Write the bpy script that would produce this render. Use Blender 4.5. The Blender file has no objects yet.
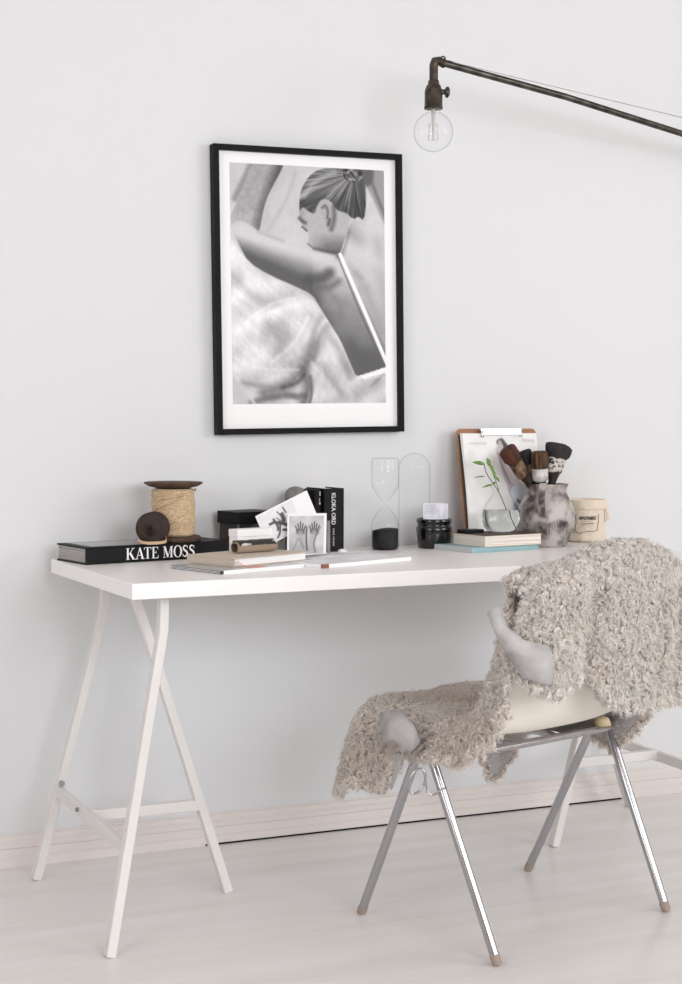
import bpy, math, random
import numpy as np
from mathutils import Vector, Matrix
random.seed(7); rng = np.random.default_rng(7)
sc = bpy.context.scene
COL = sc.collection
PI = math.pi

# ------------------------------------------------------------------ camera
CAM = dict(f=1584.08, cy=500.49, roll=0.0029, yaw=0.4136, pitch=-0.0552, pos=(-0.8707, -3.7324, 1.0805))
_y, _p, _r = CAM['yaw'], CAM['pitch'], CAM['roll']
_F = Vector((math.sin(_y)*math.cos(_p), math.cos(_y)*math.cos(_p), math.sin(_p)))
_R0 = Vector((math.cos(_y), -math.sin(_y), 0)); _U0 = _R0.cross(_F)
_R = _R0*math.cos(_r) + _U0*math.sin(_r); _U = _U0*math.cos(_r) - _R0*math.sin(_r)
cam = bpy.data.cameras.new('camera'); co = bpy.data.objects.new('camera', cam); COL.objects.link(co)
M3 = Matrix((_R, _U, -_F)).transposed()
co.matrix_world = Matrix.Translation(CAM['pos']) @ M3.to_4x4()
cam.lens = CAM['f']*36/984; cam.sensor_width = 36; cam.sensor_fit = 'AUTO'
cam.shift_y = (CAM['cy']-492)/984
cam.clip_start = .05
sc.camera = co

def at(px, py, z=None, y=None, P=None, n=None):
    """where the line of sight through a pixel of the photograph meets a plane (layout measuring only)"""
    d = _F*CAM['f'] + _R*(px-341) - _U*(py-CAM['cy']); C0 = Vector(CAM['pos'])
    if z is not None: t = (z-C0.z)/d.z
    elif y is not None: t = (y-C0.y)/d.y
    else: t = (Vector(P)-C0).dot(n)/d.dot(n)
    return C0 + d*t

# ------------------------------------------------------------------ materials
def lin(c):
    if isinstance(c, str):
        c = tuple(int(c[i:i+2], 16)/255 for i in (0, 2, 4))
    return tuple((x/12.92 if x <= .04045 else ((x+.055)/1.055)**2.4) for x in c) + (1,)
MATS = {}
def mat(name, col, rough=.5, metal=0, noise=None, bump=None, spec=.5, trans=0, ior=1.45, sheen=0, coat=0, alpha=1, attr=None):
    if name in MATS: return MATS[name]
    m = bpy.data.materials.new(name); m.use_nodes = True; nt = m.node_tree; b = nt.nodes['Principled BSDF']
    b.inputs['Base Color'].default_value = lin(col); b.inputs['Roughness'].default_value = rough
    b.inputs['Metallic'].default_value = metal; b.inputs['Specular IOR Level'].default_value = spec
    b.inputs['Transmission Weight'].default_value = trans; b.inputs['IOR'].default_value = ior
    b.inputs['Sheen Weight'].default_value = sheen; b.inputs['Coat Weight'].default_value = coat
    b.inputs['Alpha'].default_value = alpha
    tc = nt.nodes.new('ShaderNodeTexCoord')
    if attr:
        a = nt.nodes.new('ShaderNodeAttribute'); a.attribute_name = attr
        nt.links.new(a.outputs['Color'], b.inputs['Base Color'])
    if noise:   # (scale vector, second colour, detail, lo, hi)
        sv, c2, det, lo, hi = noise
        mp = nt.nodes.new('ShaderNodeMapping'); mp.inputs['Scale'].default_value = sv
        nz = nt.nodes.new('ShaderNodeTexNoise'); nz.inputs['Scale'].default_value = 1; nz.inputs['Detail'].default_value = det
        mr = nt.nodes.new('ShaderNodeMapRange'); mr.inputs['From Min'].default_value = lo; mr.inputs['From Max'].default_value = hi
        mx = nt.nodes.new('ShaderNodeMix'); mx.data_type = 'RGBA'
        mx.inputs['A'].default_value = lin(col); mx.inputs['B'].default_value = lin(c2)
        nt.links.new(tc.outputs['Object'], mp.inputs['Vector']); nt.links.new(mp.outputs[0], nz.inputs['Vector'])
        nt.links.new(nz.outputs['Fac'], mr.inputs['Value']); nt.links.new(mr.outputs[0], mx.inputs['Factor'])
        nt.links.new(mx.outputs['Result'], b.inputs['Base Color'])
    if bump:    # (scale vector, strength, distance)
        sv, st, di = bump
        mp = nt.nodes.new('ShaderNodeMapping'); mp.inputs['Scale'].default_value = sv
        nz = nt.nodes.new('ShaderNodeTexNoise'); nz.inputs['Scale'].default_value = 1; nz.inputs['Detail'].default_value = 4
        bp = nt.nodes.new('ShaderNodeBump'); bp.inputs['Strength'].default_value = st; bp.inputs['Distance'].default_value = di
        nt.links.new(tc.outputs['Object'], mp.inputs['Vector']); nt.links.new(mp.outputs[0], nz.inputs['Vector'])
        nt.links.new(nz.outputs['Fac'], bp.inputs['Height']); nt.links.new(bp.outputs[0], b.inputs['Normal'])
    MATS[name] = m; return m

def glass(name, tint='fefefe', edge='868a8a', strength=1.0):
    """thin-walled clear glass: clear through, reflecting by fresnel"""
    m = bpy.data.materials.new(name); m.use_nodes = True; nt = m.node_tree; nt.nodes.clear()
    o = nt.nodes.new('ShaderNodeOutputMaterial'); mx = nt.nodes.new('ShaderNodeMixShader')
    tr = nt.nodes.new('ShaderNodeBsdfTransparent'); tr.inputs[0].default_value = lin(tint)
    gl = nt.nodes.new('ShaderNodeBsdfGlossy'); gl.inputs['Roughness'].default_value = .02; gl.inputs[0].default_value = (.95, .97, 1, 1)
    lw = nt.nodes.new('ShaderNodeLayerWeight'); lw.inputs['Blend'].default_value = .5
    pw = nt.nodes.new('ShaderNodeMath'); pw.operation = 'POWER'; pw.inputs[1].default_value = 5.0
    ml = nt.nodes.new('ShaderNodeMath'); ml.operation = 'MULTIPLY_ADD'; ml.inputs[1].default_value = .34*strength; ml.inputs[2].default_value = .012*strength
    nt.links.new(lw.outputs['Facing'], pw.inputs[0]); nt.links.new(pw.outputs[0], ml.inputs[0]); nt.links.new(ml.outputs[0], mx.inputs[0]); nt.links.new(tr.outputs[0], mx.inputs[1]); nt.links.new(gl.outputs[0], mx.inputs[2])
    p2 = nt.nodes.new('ShaderNodeMath'); p2.operation = 'POWER'; p2.inputs[1].default_value = 7.0
    cm = nt.nodes.new('ShaderNodeMix'); cm.data_type = 'RGBA'; cm.inputs['A'].default_value = lin(tint); cm.inputs['B'].default_value = lin(edge)
    nt.links.new(lw.outputs['Facing'], p2.inputs[0]); nt.links.new(p2.outputs[0], cm.inputs['Factor']); nt.links.new(cm.outputs['Result'], tr.inputs[0])
    nt.links.new(mx.outputs[0], o.inputs[0]); return m

WALL = mat('wall_paint', 'd9dbdd', .75, bump=((9, 9, 9), .10, .01))
WALL2 = mat('room_paint', 'd2c9c3', .8)
WHITE = mat('white_lacquer', 'f1f0f0', .32, spec=.4)
POWDER = mat('white_powder_coat', 'dfdddb', .4)
TRIM = mat('white_gloss_trim', 'dfd9d6', .35)
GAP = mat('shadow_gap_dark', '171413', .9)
BLACK = mat('black_cover', '0b0b0d', .5, spec=.25)
BLACKG = mat('black_glaze', '0a0909', .12, coat=.5)
FRAMEB = mat('black_frame_wood', '08080a', .55, spec=.2)
PAPER = mat('white_paper', 'f2f2f3', .7)
PAGES = mat('book_pages', 'e9e3da', .8, noise=((3, 3, 900), 'c9c0b4', 1, .4, .6))
PAGESG = mat('grey_page_edges', 'b9b7b5', .8, noise=((3, 3, 700), '7f7d7b', 1, .35, .65))
BEIGE = mat('beige_linen_cover', 'cdc2b4', .85, noise=((300, 300, 300), 'bfb3a4', 2, .3, .7))
CREAM = mat('cream_cover', 'e3d5c3', .7)
BLUE = mat('pale_blue_cover', '93b4ba', .6)
CHROME = mat('chrome', 'b8b8bc', .13, metal=1)
STEEL = mat('brushed_steel', '9b9a99', .3, metal=1)
BRONZE = mat('aged_bronze', '5a5148', .42, metal=.75, noise=((60, 60, 60), '3a332c', 3, .35, .65))
IRON = mat('dark_steel_tube', '5c5853', .3, metal=.9, noise=((30, 30, 30), '3b3733', 3, .35, .65))
DARKWOOD = mat('dark_turned_wood', '3a2a20', .6, noise=((60, 60, 8), '20150f', 4, .3, .7), bump=((120, 120, 30), .3, .002))
FLANGE = mat('brown_flange_wood', '5b4334', .6, noise=((70, 12, 70), '3c2a1f', 4, .3, .7))
TWINE = mat('jute_twine', 'dcc6a6', .85, noise=((120, 120, 300), 'b59b79', 3, .3, .7), bump=((400, 400, 400), .5, .001))
RIBBON = mat('pale_leather_strip', 'c2a888', .7)
CLIPWOOD = mat('clipboard_hardboard', 'a87a5c', .6, noise=((20, 20, 60), '946748', 3, .3, .7))
CLEAR = glass('clear_glass'); CLEAR2 = glass('thin_clear_glass', edge='b2b5b5', strength=.8); SMOKE = glass('smoky_glass', 'c2beba', '6a6866', strength=1.4)
WATER = mat('water', 'f4f8f8', .0, trans=1, ior=1.33)
SAND = mat('black_sand', '0d0d0e', .8, noise=((90, 90, 40), '2a2a2b', 4, .45, .75))
PEWTER = mat('mottled_pewter', 'b9b2ae', .5, metal=.1, noise=((26, 26, 26), '4a3f3e', 6, .44, .66), bump=((60, 60, 60), .5, .004))
CLOTH = mat('unbleached_cotton', 'e3d7c6', .9, noise=((200, 200, 200), 'd6c9b6', 2, .3, .7), bump=((45, 45, 30), .6, .004))
PRINTK = mat('black_print', '2b2826', .8)
WHITEINK = mat('white_lettering', 'f4f4f4', .6)
ORANGE = mat('orange_ribbon', 'e5825e', .7)
LEAF = mat('green_leaf', '6f9a43', .5, noise=((60, 60, 60), '4f7a30', 2, .3, .7))
STEM = mat('brown_twig', '4a3a2c', .7)
GREYSTONE = mat('grey_fabric_lid', '8e8c8a', .8, noise=((60, 60, 60), '6b6967', 3, .3, .7))
KRAFT = mat('kraft_paper', '9a8876', .8)
FLOORM = mat('painted_floor', 'e2e0df', .24, spec=.45, noise=((.8, 14, 14), 'dbd8d6', 4, .35, .65), bump=((3, 30, 30), .06, .004))
SHELL = mat('cream_fibreglass', 'f5f0e6', .38)
HIDE = mat('grey_suede_hide', 'b8b6b5', .9, noise=((18, 18, 18), '9f9d9d', 4, .35, .65))
WOOL = mat('curly_wool', 'e0d5c8', .9, attr='Col', sheen=.3, spec=.15)
_nt = WOOL.node_tree; _b = _nt.nodes['Principled BSDF']; _o = _nt.nodes['Material Output']
_t = _nt.nodes.new('ShaderNodeBsdfTranslucent'); _x = _nt.nodes.new('ShaderNodeMixShader'); _x.inputs[0].default_value = .5
_nt.links.new(_nt.nodes['Attribute'].outputs['Color'], _t.inputs[0]); _nt.links.new(_b.outputs[0], _x.inputs[1]); _nt.links.new(_t.outputs[0], _x.inputs[2]); 
_tp = _nt.nodes.new('ShaderNodeBsdfTransparent'); _x2 = _nt.nodes.new('ShaderNodeMixShader'); _x2.inputs[0].default_value = .15
_nt.links.new(_x.outputs[0], _x2.inputs[1]); _nt.links.new(_tp.outputs[0], _x2.inputs[2]); _nt.links.new(_x2.outputs[0], _o.inputs[0])
RUBBER = mat('worn_rubber', '9c8d82', .8)
PRINTCOL = mat('printed_picture', 'ffffff', .5, attr='Col')
MOUNT = mat('amber_mount', 'd8c9a2', .5)

# ------------------------------------------------------------------ mesh helpers
class MB:
    def __init__(s): s.v = []; s.f = []; s.sm = []
    def add(s, v, f, smooth=False):
        o = len(s.v); s.v += [tuple(p) for p in v]; s.f += [tuple(i+o for i in q) for q in f]; s.sm += [smooth]*len(f); return s
    def box(s, a, b):
        (x0, y0, z0), (x1, y1, z1) = a, b
        v = [(x, y, z) for z in (z0, z1) for y in (y0, y1) for x in (x0, x1)]
        return s.add(v, [(0, 2, 3, 1), (4, 5, 7, 6), (0, 1, 5, 4), (2, 6, 7, 3), (0, 4, 6, 2), (1, 3, 7, 5)])
    def bar(s, a, b, w, h, up=(0, 0, 1), up2=None):
        """rectangular bar from a to b"""
        a, b = Vector(a), Vector(b); t = (b-a).normalized(); sd = t.cross(Vector(up)).normalized(); n = sd.cross(t)
        v = [p + sd*i*w/2 + n*j*h/2 for p in (a, b) for (i, j) in ((-1, -1), (1, -1), (1, 1), (-1, 1))]
        return s.add(v, [(0, 1, 2, 3), (7, 6, 5, 4), (0, 4, 5, 1), (1, 5, 6, 2), (2, 6, 7, 3), (3, 7, 4, 0)])
    def rail(s, pts, w, h, side):
        """rectangular section swept along pts, width along 'side'"""
        pts = [Vector(p) for p in pts]; side = Vector(side).normalized(); v = []; f = []
        for i, p in enumerate(pts):
            t = (pts[min(i+1, len(pts)-1)] - pts[max(i-1, 0)]).normalized(); n = side.cross(t).normalized()
            v += [p + side*a*w/2 + n*b*h/2 for a, b in ((-1, -1), (1, -1), (1, 1), (-1, 1))]
        for i in range(len(pts)-1):
            for k in range(4): f.append((i*4+k, i*4+(k+1) % 4, i*4+4+(k+1) % 4, i*4+4+k))
        f += [(3, 2, 1, 0), tuple(len(v)-4+k for k in range(4))]
        return s.add(v, f)
    def tube(s, pts, r, n=12, closed=False, cap=True):
        pts = [Vector(p) for p in pts]; N = len(pts); rr = r if isinstance(r, (list, tuple)) else [r]*N
        v = []; f = []; nrm = None
        for i, p in enumerate(pts):
            a = pts[(i-1) % N] if closed else pts[max(i-1, 0)]; b = pts[(i+1) % N] if closed else pts[min(i+1, N-1)]
            t = (b-a).normalized()
            if nrm is None: nrm = t.orthogonal().normalized()
            nrm = (nrm - t*nrm.dot(t)).normalized(); bn = t.cross(nrm)
            v += [p + (nrm*math.cos(2*PI*k/n) + bn*math.sin(2*PI*k/n))*rr[i] for k in range(n)]
        for i in range(N if closed else N-1):
            j = (i+1) % N
            for k in range(n): f.append((i*n+k, i*n+(k+1) % n, j*n+(k+1) % n, j*n+k))
        s.add(v, f, True)
        if cap and not closed:
            s.add(v[:n], [tuple(reversed(range(n)))]); s.add(v[-n:], [tuple(range(n))])
        return s
    def lathe(s, prof, n=40, c=(0, 0, 0), warp=None, smooth=True, caps=True):
        v = []; f = []; m = len(prof)
        for i, (r, z) in enumerate(prof):
            for k in range(n):
                a = 2*PI*k/n; q = r*(warp(a, z) if warp else 1)
                v.append((c[0]+q*math.cos(a), c[1]+q*math.sin(a), c[2]+z))
        for i in range(m-1):
            for k in range(n): f.append((i*n+k, i*n+(k+1) % n, (i+1)*n+(k+1) % n, (i+1)*n+k))
        s.add(v, f, smooth)
        if caps and prof[0][0] > 1e-4: s.add(v[:n], [tuple(reversed(range(n)))])
        if caps and prof[-1][0] > 1e-4: s.add(v[-n:], [tuple(range(n))])
        return s
    def grid(s, P, smooth=True, flip=False):
        a, b = len(P), len(P[0]); v = [q for row in P for q in row]
        f = [(i*b+j, i*b+j+1, (i+1)*b+j+1, (i+1)*b+j) for i in range(a-1) for j in range(b-1)]
        if flip: f = [q[::-1] for q in f]
        return s.add(v, f, smooth)
    def prism(s, poly, z0, z1):
        n = len(poly); v = [(x, y, z0) for x, y in poly] + [(x, y, z1) for x, y in poly]
        return s.add(v, [tuple(reversed(range(n))), tuple(range(n, 2*n))] + [(i, (i+1) % n, n+(i+1) % n, n+i) for i in range(n)])
    def map(s, fn): s.v = [tuple(fn(Vector(p))) for p in s.v]; return s
    def obj(s, name, m, parent=None, bevel=0, solid=0, sub=0, loc=None, rot=None):
        me = bpy.data.meshes.new(name); me.from_pydata(s.v, [], s.f); me.polygons.foreach_set('use_smooth', s.sm)
        me.materials.append(m); me.validate(); me.update()
        o = bpy.data.objects.new(name, me); COL.objects.link(o)
        if parent is not None: o.parent = parent
        if loc is not None: o.location = loc
        if rot is not None: o.rotation_euler = rot
        if solid:
            q = o.modifiers.new('solid', 'SOLIDIFY'); q.thickness = solid; q.offset = 0
        if bevel:
            q = o.modifiers.new('bevel', 'BEVEL'); q.width = bevel; q.segments = 2; q.limit_method = 'ANGLE'; q.angle_limit = math.radians(40)
        if sub:
            q = o.modifiers.new('sub', 'SUBSURF'); q.levels = sub; q.render_levels = sub
        return o
def tag(o, label=None, cat=None, group=None, kind=None):
    if label: o['label'] = label
    if cat: o['category'] = cat
    if group: o['group'] = group
    if kind: o['kind'] = kind
    return o
def thing(name, label, cat, loc=(0, 0, 0), rz=0, group=None):
    o = bpy.data.objects.new(name, None); COL.objects.link(o); o.location = loc; o.rotation_euler = (0, 0, rz)
    o.empty_display_size = .05
    return tag(o, label, cat, group)
def arc(c, r, a0, a1, n, ax=Vector((1, 0, 0)), ay=Vector((0, 0, 1))):
    return [Vector(c) + ax*r*math.cos(a0+(a1-a0)*i/n) + ay*r*math.sin(a0+(a1-a0)*i/n) for i in range(n+1)]
def text_mb(txt, size, bold=0, cx='LEFT'):
    cu = bpy.data.curves.new('lettering', 'FONT'); cu.body = txt; cu.size = size; cu.offset = bold; cu.extrude = .0002; cu.align_x = cx
    cu.resolution_u = 3
    o = bpy.data.objects.new('lettering', cu); COL.objects.link(o)
    dg = bpy.context.evaluated_depsgraph_get(); dg.update(); me = bpy.data.meshes.new_from_object(o.evaluated_get(dg))
    m = MB(); m.add([tuple(v.co) for v in me.vertices], [tuple(p.vertices) for p in me.polygons])
    bpy.data.objects.remove(o); bpy.data.meshes.remove(me); bpy.data.curves.remove(cu)
    return m

# ------------------------------------------------------------------ room
MB().box((-3.5, 0, 0), (4.0, .12, 2.95)).obj('wall_back', WALL)['kind'] = 'structure'
def pierced(name, a, b, y0, y1, z0, z1, axis):
    """wall from a to b with one window opening"""
    (ax_, ay_, az_), (bx_, by_, bz_) = a, b; m = MB()
    if axis == 'y':
        for (p, q, r, t_) in ((ay_, y0, az_, bz_), (y1, by_, az_, bz_), (y0, y1, az_, z0), (y0, y1, z1, bz_)): m.box((ax_, p, r), (bx_, q, t_))
    else:
        for (p, q, r, t_) in ((ax_, y0, az_, bz_), (y1, bx_, az_, bz_), (y0, y1, az_, z0), (y0, y1, z1, bz_)): m.box((p, ay_, r), (q, by_, t_))
    m.obj(name, WALL2)['kind'] = 'structure'
pierced('wall_right', (4.0, -5.6, 0), (4.12, .12, 2.95), -4.8, -2.4, 1.05, 2.75, 'y')
pierced('wall_left', (-3.62, -5.6, 0), (-3.5, .12, 2.95), -4.2, -2.2, 1.05, 2.75, 'y')
pierced('wall_front', (-3.5, -5.72, 0), (4.0, -5.6, 2.95), -.6, 1.8, .80, 2.6, 'x')
MB().box((-3.62, -5.72, 2.95), (4.12, .12, 3.07)).obj('ceiling', WALL2)['kind'] = 'structure'
for k, (x, y, rz, wd, zb_, zt_) in enumerate([(4.05, -3.6, PI/2, 2.4, 1.05, 2.75), (-3.55, -3.2, PI/2, 2.0, 1.05, 2.75), (.6, -5.65, 0, 2.4, .8, 2.6)]):
    m = MB(); h = wd/2
    for a in (-h, -.03, h-.06): m.box((a, -.03, zb_), (a+.06, .03, zt_))
    for z in (zb_, 1.95, zt_-.06): m.box((-h, -.03, z), (h, .03, z+.06))
    m.obj('window_%d' % (k+1), TRIM, loc=(x, y, 0), rot=(0, 0, rz))['kind'] = 'structure'
# floor: painted boards running along the back wall
fl = MB(); yb = 0
while yb > -5.5:
    fl.box((-3.5, yb-.1496, -.03), (4.0, yb, 0)); yb -= .15
fl.box((-3.5, -5.6, -.05), (4.0, .1, -.028))
fo = fl.obj('floor', FLOORM); fo['kind'] = 'structure'
bb = MB()
prof = [(0, 0), (-.024, 0), (-.024, .020), (-.0165, .024), (-.0165, .042), (-.020, .045), (-.020, .054), (-.011, .060), (-.011, .071), (-.004, .0725), (-.004, .076), (0, .076)]
n = len(prof)
bb.add([(x, y, z) for x in (-3.5, 4.0) for (y, z) in prof], [(i, (i+1) % n, n+(i+1) % n, n+i) for i in range(n)] + [tuple(range(n)), tuple(reversed(range(n, 2*n)))])
bb.obj('baseboard_back', TRIM)['kind'] = 'structure'
MB().box((.39, -.0252, 0), (1.62, -.0238, .0042)).obj('gap_shade_strip_1', GAP)['kind'] = 'structure'  # dark strip painted in place of the shaded gap between baseboard and floor

# ------------------------------------------------------------------ desk
DR = .0373
def dk(x, y, z=0):
    c, s = math.cos(DR), math.sin(DR); return Vector((x*c-y*s, -.0484+x*s+y*c, z))
HT = .735
t = tag(MB().box((0, -.602, -.033), (1.5, 0, 0)).obj('desk_top', WHITE, bevel=.0015, loc=dk(0, 0, HT), rot=(0, 0, DR)),
        'long white rectangular desk top lying across two white metal trestles', 'desk')
def trestle(mx, dy, label, ax=0):
    X = (lambda x: x) if mx is None else (lambda x: mx-x)
    T = thing('trestle', label, 'trestle', (X(.10), -.38+dy, 0), 0, 'white metal trestles under the desk top')
    L = lambda x, y, z: Vector((X(x)-X(.10), y+.38, z))
    side = Vector((0, 1, 0))
    MB().bar(L(.105, -.075, .696), L(.105, -.540, .696), .022, .012).obj('top_beam', POWDER, T, bevel=.002)
    def leg(pts):
        return MB().rail(pts, .027, .020, side)
    leg([L(.112, -.115, .695), L(.110, -.115, .625), L(.105, -.116, .60), L(-.062-ax, -.140, .0005)]).obj('leg', POWDER, T, bevel=.0025)
    leg([L(.111, -.575, .695), L(.109, -.575, .625), L(.104, -.577, .60), L(-.046, -.715, .0005)]).obj('leg', POWDER, T, bevel=.0025)
    leg([L(.106, -.365, .695), L(.314, -.402, .0005)]).obj('leg', POWDER, T, bevel=.0025)
    MB().bar(L(-.006, -.135, .20), L(.003, -.665, .20), .014, .026).obj('crossbar', POWDER, T, bevel=.002)
    MB().bar(L(.003, -.39, .203), L(.252, -.392, .203), .020, .024).obj('stretcher', POWDER, T, bevel=.002)
    for z in (.188, .222):
        MB().tube([L(-.003, -.137, z), L(-.003, -.158, z)], .006, 10).obj('bolt', STEEL, T)
    MB().tube([L(.0, -.33, .203), L(-.016, -.33, .203)], .005, 10).obj('bolt', STEEL, T)
    return T
trestle(None, 0, 'white bent-leg metal trestle under the left end of the desk')
trestle(1.503, .035, 'white bent-leg metal trestle under the right end of the desk, behind the chair', .03)

# ------------------------------------------------------------------ painted-picture helper (a print is a picture: colour per vertex)
def vnoise(X, Y, s, seed):
    r = np.random.default_rng(seed).random((64, 64)); x, y = X/s, Y/s; xi, yi = np.floor(x).astype(int), np.floor(y).astype(int)
    fx, fy = x-xi, y-yi; fx = fx*fx*(3-2*fx); fy = fy*fy*(3-2*fy)
    g = lambda i, j: r[i % 64, j % 64]
    return (g(xi, yi)*(1-fx)+g(xi+1, yi)*fx)*(1-fy)+(g(xi, yi+1)*(1-fx)+g(xi+1, yi+1)*fx)*fy
def segd(X, Y, pts, closed=False):
    D = np.full(X.shape, 1e9); n = len(pts)
    for i in range(n if closed else n-1):
        (ax, ay), (bx, by) = pts[i], pts[(i+1) % n]; dx, dy = bx-ax, by-ay
        tt = np.clip(((X-ax)*dx+(Y-ay)*dy)/(dx*dx+dy*dy+1e-9), 0, 1); D = np.minimum(D, np.hypot(X-ax-tt*dx, Y-ay-tt*dy))
    return D
def smooth_pts(pts, closed=True, k=2):
    for _ in range(k):
        o = []; n = len(pts)
        for i in range(n if closed else n-1):
            a, b = pts[i], pts[(i+1) % n]
            o += [(a[0]*.75+b[0]*.25, a[1]*.75+b[1]*.25), (a[0]*.25+b[0]*.75, a[1]*.25+b[1]*.75)]
        pts = o if closed else [pts[0]]+o+[pts[-1]]
    return pts
def inside(X, Y, pts):
    r = np.zeros(X.shape, bool); n = len(pts)
    for i in range(n):
        (x0, y0), (x1, y1) = pts[i], pts[(i+1) % n]
        if y0 == y1: continue
        r ^= ((y0 > Y) != (y1 > Y)) & (X < (x1-x0)*(Y-y0)/(y1-y0)+x0)
    return r
def pmask(X, Y, pts, blur, sm=2):
    if sm: pts = smooth_pts(pts, True, sm)
    d = segd(X, Y, pts, True); d = np.where(inside(X, Y, pts), d, -d)
    q = np.clip(d/(2*blur)+.5, 0, 1); return q*q*(3-2*q)
def lmask(X, Y, pts, w, blur=2, sm=2):
    if sm and len(pts) > 2: pts = smooth_pts(pts, False, sm)
    q = np.clip((w/2-segd(X, Y, pts))/(2*blur)+.5, 0, 1); return q*q*(3-2*q)
def picture(name, G, w, h, parent, loc, m=PRINTCOL, rot=None, thick=0):
    """G (rows top first) of 0..1 sRGB greys or rgb -> flat print w x h standing in xz, origin lower left"""
    R, C = G.shape[:2]
    if G.ndim == 2: G = np.stack([G*1.0, G*1.0, np.clip(G*1.015, 0, 1)], -1)
    G = np.clip(G, 0, 1); L = np.where(G <= .04045, G/12.92, ((G+.055)/1.055)**2.4)
    xs = np.linspace(0, w, C); zs = np.linspace(h, 0, R)
    XX, ZZ = np.meshgrid(xs, zs); V = np.stack([XX, np.zeros_like(XX), ZZ], -1).reshape(-1, 3)
    idx = np.arange(R*C).reshape(R, C); Q = np.stack([idx[1:, :-1], idx[1:, 1:], idx[:-1, 1:], idx[:-1, :-1]], -1).reshape(-1, 4)
    me = bpy.data.meshes.new(name); me.vertices.add(len(V)); me.vertices.foreach_set('co', V.ravel())
    me.loops.add(Q.size); me.loops.foreach_set('vertex_index', Q.ravel().astype(np.int32))
    me.polygons.add(len(Q)); me.polygons.foreach_set('loop_start', np.arange(0, Q.size, 4, dtype=np.int32))
    me.update(calc_edges=True)
    ca = me.color_attributes.new('Col', 'FLOAT_COLOR', 'POINT')
    ca.data.foreach_set('color', np.concatenate([L.reshape(-1, 3), np.ones((R*C, 1))], 1).ravel().astype(np.float32))
    me.materials.append(m)
    o = bpy.data.objects.new(name, me); COL.objects.link(o); o.parent = parent; o.location = loc
    if rot: o.rotation_euler = rot
    return o

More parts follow.
